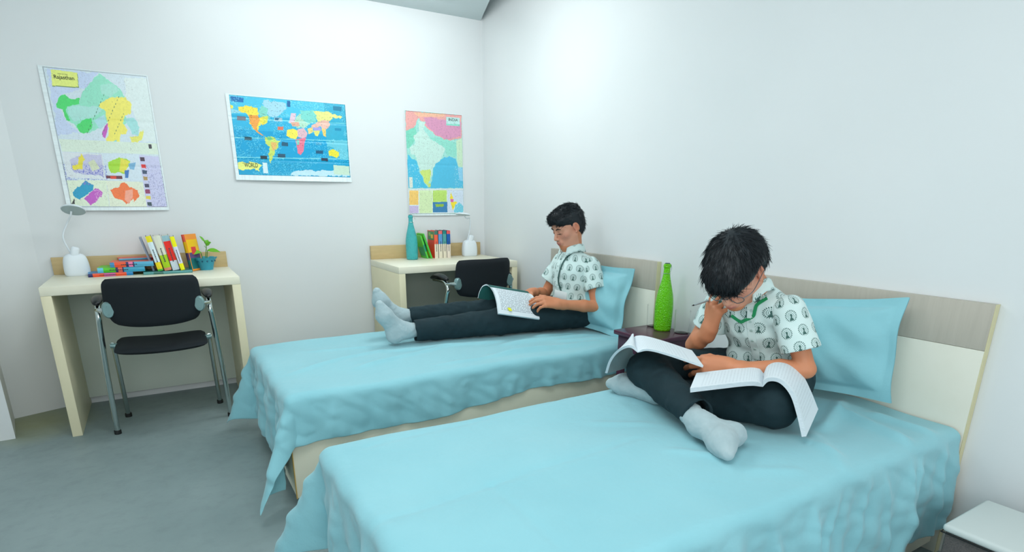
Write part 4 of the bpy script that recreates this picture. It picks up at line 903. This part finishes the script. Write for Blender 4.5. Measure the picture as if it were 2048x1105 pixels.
def face_lines(t, S, g, s):
    for q, nm in ((-1, 0), (1, 0)):
        p = S.snap([g(x*q, y, z) for x, y, z in ((.013, .095, .018), (.022, .094, .024), (.034, .088, .026), (.046, .078, .020))], .0006)
        BM().tube(smooth_path(p, 5), [.0018*s+.0016*s*math.sin(math.pi*i/15) for i in range(16)], 8).obj('eyebrow', M_brow, t)
        p = S.snap([g(x*q, y, z) for x, y, z in ((.017, .095, -.006), (.025, .096, -.0105), (.033, .094, -.011), (.043, .086, -.006))], .0004)
        BM().tube(smooth_path(p, 5), [.0006*s+.0012*s*math.sin(math.pi*i/15) for i in range(16)], 8).obj('eyelashes', M_eye, t)
def hairdo(t, c, Rh, s, cuts, shell, nstr, flow, Lr, seed, wdt=.0016, zmin=-.02, lift=.25, nz_=.22):
    g = lambda x, y, z: V3(*c)+s*(V3(x, y, z)@Rh)
    S = Sdf()
    for cc, r, k in shell: S.ell(g(*cc), V3(*r)*s, Rh, k*s)
    for cc, r, k in cuts: S.ell(g(*cc), V3(*r)*s, Rh, k*s, 's')
    Rn = np.array(Rh)
    S.warp = lambda X: .0016*wob((X-V3(*c))@Rn.T, 95., seed)+.0011*wob((X-V3(*c))@Rn.T, 210., seed+2)
    v, f = S.mesh(.003)
    r = np.random.default_rng(seed); q = ((v-V3(*c))@Rn.T)/s
    cand = np.where(((q[:, 2] > zmin) | (q[:, 1] < -.05)) & ~((np.abs(q[:, 0]) > .055) & (q[:, 1] > -.05) & (q[:, 2] < .072)))[0]; pick = cand[r.integers(0, len(cand), nstr)]
    N = S.grad(v[pick]); Vs = [v]; Fs = [f]; base = len(v)
    for k, i in enumerate(pick):
        p = v[i].copy(); n = N[k]; d = flow(q[i], r)@Rn; d = d-n*(d@n); L = np.linalg.norm(d); d = d/max(L, 1e-6); d = nz(d+r.normal(0, nz_, 3))
        ln = r.uniform(*Lr)*s; sd = np.cross(d, n); sd /= np.linalg.norm(sd); pts = []; m = 5; lf = lift*r.uniform(.3, 1.3)
        p = p-n*.001
        for j in range(m):
            u = j/(m-1); pp = p+d*ln*u+n*(ln*lf*u-ln*(lf+.1)*.6*u*u)+sd*ln*.08*math.sin(3*u+k); pts.append(pp)
        for j in range(m):
            w = wdt*(1-.85*(j/(m-1))**1.5); Vs.append(np.array([pts[j]+sd*w, pts[j]-sd*w*.5+n*w, pts[j]-sd*w*.5-n*w*.6]))
        fr = []
        for j in range(m-1):
            a = base+3*j
            for e in range(3): fr.append((a+e, a+(e+1) % 3, a+3+(e+1) % 3, a+3+e))
        Fs.append(np.array(fr)); base += 3*m
    return mk('hair', np.concatenate(Vs), np.concatenate(Fs), M_hair, t)
def foot(S, A, Hl, B, T, d=0., k=.036):
    S.cap(A, Hl, .032+d, .031+d, k); S.cap(Hl, B, .027+d, .031+d, k); S.cap(A, B, .032+d, .027+d, k); S.cap(B, T, .030+d, .019+d, k)
def collar(t, c, up, fwd, rin, h, Sshirt=None, tip=.05, open_a=.42):
    Fm = frame(fwd, up); c = V3(*c)
    def f(u, v):
        a = (open_a+(2*math.pi-2*open_a)*u); fr = math.cos(a)
        ed = min(1, min(u, 1-u)*9); tipw = (1-ed)
        prof = [(1.0, -.006, 0), (1.0, h*.75, 0), (1.04, h, 0), (1.16, h*.80, 0), (1.42+.0*tipw, -.010-tip*.55*tipw, 0)]
        x = v*4; i = min(3, int(x)); w = x-i; rr = prof[i][0]*(1-w)+prof[i+1][0]*w; zz = prof[i][1]*(1-w)+prof[i+1][1]*w
        zz -= .012*max(0, fr)*(1+.5*tipw)
        return c+(V3(math.sin(a)*rin*rr, math.cos(a)*rin*rr*1.06, zz)@Fm)
    G = [[f(i/60, j/12) for j in range(13)] for i in range(61)]
    o = mk('collar', [p for r_ in G for p in r_], np.array([(i*13+j, (i+1)*13+j, (i+1)*13+j+1, i*13+j+1) for i in range(60) for j in range(12)]), M_shirt, t)
    at = o.data.attributes.new('pat', 'FLOAT_VECTOR', 'POINT'); at.data.foreach_set('vector', np.array([(i/60*.40, j/12*.085+.03, 0) for i in range(61) for j in range(13)], np.float32).ravel())
    m = o.modifiers.new('t', 'SOLIDIFY'); m.thickness = .0018; m.offset = 0
    return o
def ribbon(name, pts, w, nrm_fn, m, parent, th=.0012):
    P = smooth_path(pts, 8); V = []; F = []
    for i, p in enumerate(P):
        tn = nz(P[min(i+1, len(P)-1)]-P[max(0, i-1)]); n = nrm_fn(np.array([p]))[0]; s = nz(np.cross(tn, n))
        for a, b_ in ((-1, 0), (1, 0), (1, 1), (-1, 1)): V.append(p+s*a*w/2+n*b_*th)
    for i in range(len(P)-1):
        for e in range(4): F.append((4*i+e, 4*i+(e+1) % 4, 4*i+4+(e+1) % 4, 4*i+4+e))
    F += [(3, 2, 1, 0), tuple(len(V)-4+e for e in range(4))]
    return mk(name, V, F, m, parent, False)
def axis_pat(o, ax, fw, rad, ph=(0, 0)):
    Fm = frame(fw, ax); o = V3(*o)
    def f(v):
        q = (v-o)@Fm.T; return np.stack([np.arctan2(q[:, 0], q[:, 1])*rad+ph[0], q[:, 2]+ph[1], 0*q[:, 0]], 1)
    return f
def sleeve(S, sh, mid, r0, r1):
    sh = V3(*sh); mid = V3(*mid); d = nz(mid-sh); S.cap(sh, mid+d*.03, r0, r1, .03); S.plane(mid, d, .004); S.cap(mid-d*.022, mid+d*.05, r1-.014, r1-.006, .003, 's'); return S
def sit_person(name_label, P):
    root = empty('person', P['root'], name_label, 'person')
    sp = P['spine']; tw = P['tw']; Rt = P['Rt']
    def torso(S, d):
        S.ell(sp[0], (.135+d, .095+d, .085+d), Rt[0], .03); S.ell(sp[1], (.118*tw+d, .088+d, .10+d), Rt[1], .05); S.ell(sp[2], (.138*tw+d, .090+d, .115+d), Rt[1], .05)
        S.cap(P['shL'], P['shR'], .044+d, None, .04); S.cap(sp[2], sp[3], .085+d, .05+d, .04)
    # ---- body: one continuous surface
    B = Sdf(); torso(B, -.012)
    B.cap(sp[3]-.0*sp[3], V3(*P['neck']), .050, .047, .03)
    B.cap(P['neck'], P['hc']+P['hs']*(V3(0, -.025, -.04)@P['Rh']), .047, .050, .03)
    g = head(B, P['hc'], P['Rh'], P['hs'])
    for k in ('L', 'R'):
        sh, el, wr = P['sh'+k], P['el'+k], P['wr'+k]
        B.cap(sh, el, .038, .0285, .02); B.cap(el, V3(*el)*.65+V3(*wr)*.35, .0295, .0315, .008); B.cap(V3(*el)*.65+V3(*wr)*.35, wr, .0315, .0225, .012)
        B.cap(P['hip'+k], P['kn'+k], .065, .045, .02); B.cap(P['kn'+k], P['foot'+k][0], .045, .028, .02); foot(B, *P['foot'+k], d=-.007, k=.02)
        hd = P['hand'+k]; P['tips'+k] = hand(B, wr, hd[0], hd[1], k == 'L', hd[2], **hd[3])
    body = B.obj('body', M_skin, root, .0026, skin_col(g, (P['hc'], P['Rh'], P['hs'])))
    face_lines(root, B, g, P['hs'])
    # ---- trousers
    T = Sdf(); T.ell(sp[0], (.140, .104, .092), Rt[0], .03)
    for p in P.get('trx', []): T.cap(*p)
    for k in ('L', 'R'):
        hem = V3(*P['hem'+k]); r = P['tr'+k]
        T.cap(P['hip'+k], P['kn'+k], r[0], r[1], .035); T.cap(P['kn'+k], hem, r[1], r[2], .025)
        hem = V3(*P['hem'+k]); kn = V3(*P['kn'+k]); d = nz(hem-kn); r = P['tr'+k]; f = P.get('hemcut', 1)
        T.box(hem+d*.045, (.085, .085, .045), frame(np.cross(d, (.3, .2, .9)), d), .004, .002, 's'); T.cap(hem-d*.05, hem+d*.03, r[2]-.010, r[2]-.006, .003, 's')
    T.warp = lambda X: .0035*wob(X, 34., P['ph'])+.0022*wob(X, 78., P['ph']+1)-.0015*np.abs(wob(X, 50., P['ph']+3))
    T.obj('trousers', M_trou, root, .0035)
    # ---- socks
    for k in ('L', 'R'):
        Sk = Sdf(); a = V3(*P['foot'+k][0]); kn = V3(*P['kn'+k]); d = nz(kn-a); foot(Sk, *P['foot'+k]); Sk.cap(a, a+d*.06, .034, .036, .02)
        Sk.warp = lambda X: .0012*wob(X, 90., 1.)+.0008*wob(X, 200., 2.)
        Sk.obj('sock', M_sock, root, .0025)
    # ---- shirt
    Sh = Sdf(); torso(Sh, .004)
    for p in P.get('shx', []): Sh.cap(*p)
    if 'hempl' in P: Sh.plane(*P['hempl'])
    Sh.cap(V3(*P['neck'])-P['nup']*.012, V3(*P['neck'])+P['nup']*.10, .046, .056, .004, 's')
    Sh.warp = lambda X: .0045*wob(X, 26., P['ph']+5)+.0025*wob(X, 60., P['ph']+2)+.0025*np.abs(wob(X, 38., P['ph']+9))
    ax = nz(V3(*sp[3])-V3(*sp[0])); shirt = Sh.obj('shirt', M_shirt, root, .003, None, axis_pat(sp[1], ax, P['face'], .135, P.get('pp', (0, 0))))
    for k in ('L', 'R'):
        q = Sdf(); mid = P['slv'+k]; sleeve(q, P['sh'+k], mid, P['sr'][0], P['sr'][1]); q.warp = lambda X: .0034*wob(X, 36., P['ph']+7)+.0022*np.abs(wob(X, 55., P['ph']))
        q.obj('sleeve', M_shirt, shirt, .003, None, axis_pat(P['sh'+k], V3(*P['sh'+k])-V3(*mid), P['face'], .062, (.02, .0)))
    collar(shirt, V3(*P['neck'])-P['nup']*P.get('co', .006), P['nup'], P['face'], .052, .030)
    # placket and buttons down the front
    fr = nz(P['face']); ln = [V3(*sp[3])*(1-u)+V3(*sp[1])*u+fr*.13 for u in np.linspace(.12, 1.25, 7)]
    pl = Sh.snap(ln, .0008); ribbon('placket', pl, .026, Sh.grad, M_collar, shirt, .0012)
    for p in pl[1:]:
        n = Sh.grad(np.array([p]))[0]; Fm = frame(np.cross(n, (0, 0, 1)), n)
        M = Matrix.Translation(Vector(p+n*.0012)) @ Matrix([[*r_, 0] for r_ in Fm.T]+[[0, 0, 0, 1]])
        BM().lathe([(0, .0016), (.0042, .0016), (.005, .0006), (.005, 0)], 14, M=M).obj('button', M_button, shirt)
    return root, g, Sh, shirt, B
def rows_axis(up, fwd): return frame(fwd, up)
# -------- boy with stretched legs, leaning on the far pillow
hf = nz((-.95, .03, -.47)); Rh = frame(hf, (-.20, .0, 1))
P1 = dict(root=(-.2, -1.38, .46), ph=1.0, co=.020, tw=.98, face=V3(-.93, -.05, .1),
    spine=[V3(-.12, -1.385, .565), V3(-.150, -1.385, .665), V3(-.150, -1.385, .765), V3(-.150, -1.385, .870)],
    Rt=[frame((-1, 0, .1), (0, 0, 1)), frame((-1, 0, -.05), (-.05, 0, 1))],
    neck=V3(-.158, -1.385, .915), nup=nz((-.22, 0, 1)), hc=V3(-.188, -1.382, 1.018), Rh=Rh, hs=.93,
    shL=V3(-.118, -1.508, .810), shR=V3(-.128, -1.262, .812), elL=V3(-.125, -1.585, .600), elR=V3(-.20, -1.20, .625), wrL=V3(-.330, -1.52, .622), wrR=V3(-.33, -1.255, .648),
    hipL=V3(-.12, -1.46, .545), hipR=V3(-.12, -1.31, .545), knL=V3(-.62, -1.385, .535), knR=V3(-.60, -1.235, .565), hemL=V3(-1.065, -1.305, .518), hemR=V3(-1.03, -1.15, .558),
    footL=(V3(-1.105, -1.300, .522), V3(-1.172, -1.300, .500), V3(-1.215, -1.295, .610), V3(-1.232, -1.290, .665)),
    footR=(V3(-1.07, -1.145, .565), V3(-1.135, -1.145, .555), V3(-1.18, -1.145, .655), V3(-1.195, -1.145, .705)),
    trL=(.082, .068, .054), trR=(.080, .066, .052),
    handL=((-.82, .28, .20), (-.25, -.55, .8), [(24, 26, 14), (28, 30, 16), (32, 34, 18), (38, 36, 20)], dict(spread=(2, 0, -1, -3), thumb=((.75, .5, -.3), (.9, .3, -.3)), s=1.0)),
    handR=((-1, .02, -.06), (.0, .2, 1), [(10, 15, 10)]*4, dict(s=.98)),
    slvL=V3(-.118, -1.562, .690), slvR=V3(-.185, -1.215, .700), sr=(.053, .060),
    shx=[(V3(-.13, -1.43, .60), V3(-.20, -1.42, .555), .085, .055, .04), (V3(-.13, -1.34, .60), V3(-.20, -1.34, .56), .085, .05, .04), (V3(-.06, -1.47, .58), V3(-.10, -1.50, .52), .05, .045, .03)],
    hempl=(V3(-.1, -1.4, .515), (0, 0, -1), .006))
r1, g1, Sh1, shirt1, B1 = sit_person('boy in a printed white shirt, legs stretched out on the far bed, reading a book', P1)
# short hair, tufted at the crown
def flow1(q, r): return V3(.5*q[0]*8, .35+.0*q[1], -.25 if q[2] < .06 else .35)
hairdo(r1, P1['hc'], Rh, P1['hs'], cuts=[((0, .118, -.028), (.088, .088, .088), .008), ((.088, .002, -.026), (.032, .030, .036), .006), ((-.088, .002, -.026), (.032, .030, .036), .006), ((0, -.02, -.130), (.12, .12, .055), .01)],
       shell=[((0, -.014, .048), (.080, .098, .074), .01), ((0, -.036, -.005), (.074, .071, .080), .03), ((0, .050, .072), (.060, .054, .038), .03)], nstr=2400, flow=flow1, Lr=(.014, .030), seed=3, wdt=.0012, zmin=.02, lift=.3)
# -------- boy sitting cross-legged
hf2 = nz((-.80, -.26, -.98)); Rh2 = frame(hf2, (-.86, -.30, .8))
P2 = dict(root=(-.3, -2.78, .46), ph=2.2, tw=1.0, face=nz((-1, -.30, .15)),
    spine=[V3(-.270, -2.748, .562), V3(-.298, -2.746, .655), V3(-.345, -2.746, .745), V3(-.385, -2.745, .838)],
    Rt=[frame((-1, 0, .1), (0, 0, 1)), frame((-1, -.12, -.38), (-.38, 0, 1))],
    neck=V3(-.422, -2.744, .880), nup=nz((-.50, -.03, .86)), hc=V3(-.512, -2.747, .936), Rh=Rh2, hs=1.0,
    shL=V3(-.392, -2.872, .815), shR=V3(-.402, -2.612, .805), elL=V3(-.382, -2.957, .636), elR=V3(-.455, -2.555, .640), wrL=V3(-.545, -2.806, .622), wrR=V3(-.460, -2.622, .706),
    hipL=V3(-.272, -2.832, .552), hipR=V3(-.285, -2.665, .552), knL=V3(-.52, -2.945, .545), knR=V3(-.665, -2.535, .570), hemL=V3(-.655, -2.66, .505), hemR=V3(-.765, -2.865, .525),
    footL=(V3(-.675, -2.60, .502), V3(-.665, -2.545, .497), V3(-.700, -2.46, .497), V3(-.725, -2.415, .492)),
    footR=(V3(-.795, -2.905, .512), V3(-.745, -2.985, .497), V3(-.822, -3.008, .497), V3(-.852, -3.052, .486)),
    trL=(.084, .078, .050), trR=(.082, .066, .050),
    handL=((-.52, .80, -.10), (-.80, -.42, .45), [(22, 22, 10), (28, 26, 12), (32, 30, 14), (36, 32, 16)], dict(spread=(5, 1, -2, -5), thumb=((.88, .35, -.45), (.95, .0, -.35)), s=1.1)),
    handR=((.02, -.14, .98), (-.82, .12, .45), [(14, 16, 8), (36, 26, 12), (48, 30, 14), (58, 32, 16)], dict(spread=(8, -2, -12, -22), thumb=((.6, .4, -.55), (.7, .2, -.6)), s=1.06)),
    slvL=V3(-.386, -2.930, .692), slvR=V3(-.418, -2.585, .705), sr=(.054, .065),
    shx=[(V3(-.26, -2.80, .62), V3(-.34, -2.82, .585), .085, .06, .04), (V3(-.26, -2.72, .62), V3(-.36, -2.70, .60), .085, .06, .04)],
    trx=[(V3(-.30, -2.80, .55), V3(-.52, -2.72, .52), .08, .06, .05)], hempl=(V3(-.1, -2.7, .545), (0, 0, -1), .006), pp=(.02, .01))
r2, g2, Sh2, shirt2, B2 = sit_person('boy in a printed white shirt sitting cross-legged on the near bed, hand at his brow', P2)
def flow2(q, r):
    d = V3(q[0]-.01, q[1]+.055, q[2]-.115); n_ = np.linalg.norm(d); return d/max(n_, .01)
hairdo(r2, P2['hc'], Rh2, P2['hs'], cuts=[((0, .125, -.050), (.080, .078, .082), .008), ((.092, .004, -.014), (.036, .044, .052), .006), ((-.092, .004, -.014), (.036, .044, .052), .006), ((0, -.02, -.135), (.12, .12, .055), .01)],
       shell=[((0, -.012, .050), (.088, .106, .080), .01), ((0, -.04, .0), (.082, .078, .084), .03), ((0, .068, .056), (.070, .052, .046), .03)], nstr=4200, flow=flow2, Lr=(.024, .048), seed=8, zmin=-.0, lift=.03, nz_=.12, wdt=.0012)
# wire spectacles on the cross-legged boy
b = BM(); gg = g2
for q in (-1, 1):
    ring = [gg(.033*q+.024*math.cos(a), .104-.006*abs(math.cos(a)), -.008+.019*math.sin(a)) for a in np.linspace(0, 2*math.pi, 25)]
    b.tube(ring, .0014, 8); b.tube(smooth_path([gg(.057*q, .098, 0), gg(.078*q, .07, .002), gg(.086*q, .0, .004), gg(.084*q, -.012, -.006)], 5), .0013, 8)
b.tube([gg(-.010, .108, -.004), gg(0, .111, -.001), gg(.010, .108, -.004)], .0013, 8)
b.obj('spectacles', M_wire, r2)
# lanyards
p = Sh2.snap([(-.44, -2.82, .86), (-.475, -2.80, .835), (-.485, -2.80, .80), (-.487, -2.795, .775), (-.489, -2.77, .762), (-.482, -2.74, .760), (-.470, -2.70, .775)], .003)
ribbon('lanyard', p, .011, Sh2.grad, M_green, r2)
p = Sh1.snap([(-.20, -1.44, .885), (-.235, -1.42, .84), (-.25, -1.41, .78), (-.255, -1.40, .72), (-.26, -1.42, .672)], .003)
l1 = ribbon('lanyard', p, .009, Sh1.grad, M_greylan, r1)
e_ = p[-1]; n_ = Sh1.grad(np.array([e_]))[0]; Fm = frame(np.cross(n_, (.35, 0, 1)), n_)
M = Matrix.Translation(Vector(e_+n_*.004+V3(0, 0, -.026))) @ Matrix([[*r_, 0] for r_ in Fm.T]+[[0, 0, 0, 1]])
BM().box(-.027, .027, -.040, .040, -.0006, .0008, .0004, M=M).obj('id_card', M_card, l1)
# pen in the raised hand
a = Vector((-.562, -2.622, .806)); c = Vector((-.47, -2.606, .812)); d = (c-a).normalized()
t = empty('pen', tuple(a), 'slim silver pen held between the fingers of the cross-legged boy', 'pen')
BM().tube([a, a+d*.012], [.0006, .0028], 12).obj('pen_tip', M_blackplastic, t)
BM().tube([a+d*.012, a+d*.07, a+d*.13], [.0032, .0036, .0034], 12).obj('barrel', mat('silver_barrel', (176, 190, 196), .3, .5), t)
# ================================================================== OPEN BOOKS
def page_fn(lines):
    def f(t, b):
        m = t.m; sp = t.n.new('ShaderNodeSeparateXYZ'); t.l.new(t.attr('pat', 'Vector'), sp.inputs[0]); u, v, z = sp.outputs
        ln = m('GREATER_THAN', m('FRACT', m('MULTIPLY', u, 26.)), .58)
        n = t.n.new('ShaderNodeTexNoise'); n.inputs['Scale'].default_value = 1; n.inputs['Detail'].default_value = 0
        cb = t.n.new('ShaderNodeCombineXYZ'); t.l.new(m('FLOOR', m('MULTIPLY', u, 26.)), cb.inputs[0]); t.l.new(m('MULTIPLY', v, 34.), cb.inputs[1]); t.l.new(cb.outputs[0], n.inputs['Vector'])
        w = m('GREATER_THAN', n.outputs['Fac'], .43)
        inside = m('MULTIPLY', m('MULTIPLY', m('GREATER_THAN', u, .09), m('LESS_THAN', u, .90)), m('MULTIPLY', m('GREATER_THAN', v, .08), m('LESS_THAN', v, .92)))
        mk_ = m('MULTIPLY', m('MULTIPLY', ln, w), m('MULTIPLY', inside, m('GREATER_THAN', z, .5)))
        t.l.new(t.mix(m('MULTIPLY', mk_, lines), lin((222, 232, 238)), lin((96, 110, 122))), b.inputs['Base Color'])
    return f
M_page = mat('printed_page', rough=.6, fn=page_fn(.75)); M_pagef = mat('faintly_ruled_page', rough=.6, fn=page_fn(.13))
def edge_fn(t, b):
    n = t.noise(1, t.coord('Object', (60, 60, 900)), 2); t.l.new(t.mix(n, lin((170, 186, 196)), lin((226, 234, 238))), b.inputs['Base Color'])
M_pedge = mat('page_edges', rough=.8, fn=edge_fn)
def half(name, prof, e, th, m, parent, nsign=1, n=26, fan=0, swap=False, e1=None):
    P = np.array(smooth_path(prof, 6)); e = V3(*e); K = len(P); V = []; pat = []
    tg = np.gradient(P, axis=0); nn = np.cross(tg, e)*nsign; nn /= np.linalg.norm(nn, axis=1, keepdims=True)
    for lay in (0, 1):
        for i in range(K):
            u = i/(K-1); tt = th*min(1, u*6+.12)
            for j in range(n):
                v = j/(n-1); q = P[i]+(e if e1 is None else e*(1-u)+V3(*e1)*u)*v+nn[i]*(tt*lay)
                if fan: q = q+tg[i]/np.linalg.norm(tg[i])*fan*u*(lay-.5)
                V.append(q); pat.append((v, u, lay) if swap else (u, v, lay))
    ix = lambda l, i, j: l*K*n+i*n+j; F = []; mi = []
    for i in range(K-1):
        for j in range(n-1):
            F.append((ix(1, i, j), ix(1, i+1, j), ix(1, i+1, j+1), ix(1, i, j+1))); mi.append(0)
            F.append((ix(0, i, j), ix(0, i, j+1), ix(0, i+1, j+1), ix(0, i+1, j))); mi.append(2)
    for i in range(K-1):
        for j in (0, n-1): F.append((ix(0, i, j), ix(0, i+1, j), ix(1, i+1, j), ix(1, i, j))); mi.append(1)
    for j in range(n-1):
        for i in (0, K-1): F.append((ix(0, i, j), ix(0, i, j+1), ix(1, i, j+1), ix(1, i, j))); mi.append(1)
    o = mk(name, V, F, m, parent, True, mi); o.data.set_sharp_from_angle(angle=math.radians(40))
    a = o.data.attributes.new('pat', 'FLOAT_VECTOR', 'POINT'); a.data.foreach_set('vector', np.array(pat, np.float32).ravel()); return o
def off(p0, lst): return [V3(*p0)+V3(*q) for q in lst]
M_cgreen = cm((40, 96, 92)); M_cgrey = cm((120, 136, 138)); M_hl = mat('yellow_sticky_note', (236, 238, 40), .5)
# reading book of the boy with stretched legs
s0 = (-.628, -1.30, .706); e = (.245, -.012, -.052)
t = empty('open_book', s0, 'open text book with dark green cover on the lap of the boy leaning back', 'book', 'open books being read on the beds')
half('page_block', off(s0, [(0, 0, 0), (-.012, -.06, -.022), (-.030, -.12, -.060), (-.052, -.175, -.112)]), e, .009, [M_page, M_pedge, M_cgreen], t, 1)
half('page_block', off(s0, [(0, 0, 0), (-.012, .018, .008), (-.030, .030, -.002), (-.044, .036, -.032), (-.050, .040, -.062)]), e, .006, [M_cgreen, M_pedge, M_cgreen], t, -1)
q = V3(*s0)+V3(-.044, -.158, -.092)+V3(*e)*.30
BM().box(-.010, .010, -.011, .011, -.0002, .0006, M=Matrix.Translation(Vector(q)+Vector((-.004, -.004, .0125))) @ Matrix.Rotation(.62, 4, 'X') @ Matrix.Rotation(.2, 4, 'Y')).obj('sticky_note', M_hl, t)
# left notebook on the crossed knee
s0 = (-.778, -2.600, .662); e = (.095, .135, .008)
t = empty('open_book', s0, 'open notebook drooping over the knee of the cross-legged boy, beside the stool', 'book', 'open books being read on the beds')
half('page_block', off(s0, [(0, 0, 0), (.020, -.030, .010), (.050, -.090, .003), (.104, -.190, -.020)]), e, .007, [M_pagef, M_pedge, M_cgrey], t, 1)
half('page_block', off(s0, [(0, 0, 0), (-.010, .030, .012), (-.015, .075, -.012), (-.012, .115, -.055), (0, .148, -.112)]), e, .009, [M_pagef, M_pedge, M_cgrey], t, -1, e1=(.165, .025, .0))
# right notebook on the lap
s0 = (-.602, -2.962, .614); e = (.125, .088, .006)
t = empty('open_book', s0, 'thick open notebook on the lap of the cross-legged boy, one half curling down', 'book', 'open books being read on the beds')
half('page_block', off(s0, [(0, 0, 0), (-.04, .020, .004), (-.12, .060, -.004), (-.200, .102, -.014)]), e, .014, [M_pagef, M_pedge, M_cgrey], t, -1)
half('page_block', off(s0, [(0, 0, 0), (.006, -.014, .020), (.018, -.042, .020), (.028, -.074, -.010), (.032, -.102, -.066), (.030, -.128, -.124)]), e, .012, [M_pagef, M_pedge, M_cgrey], t, 1, e1=(.19, .085, .022))
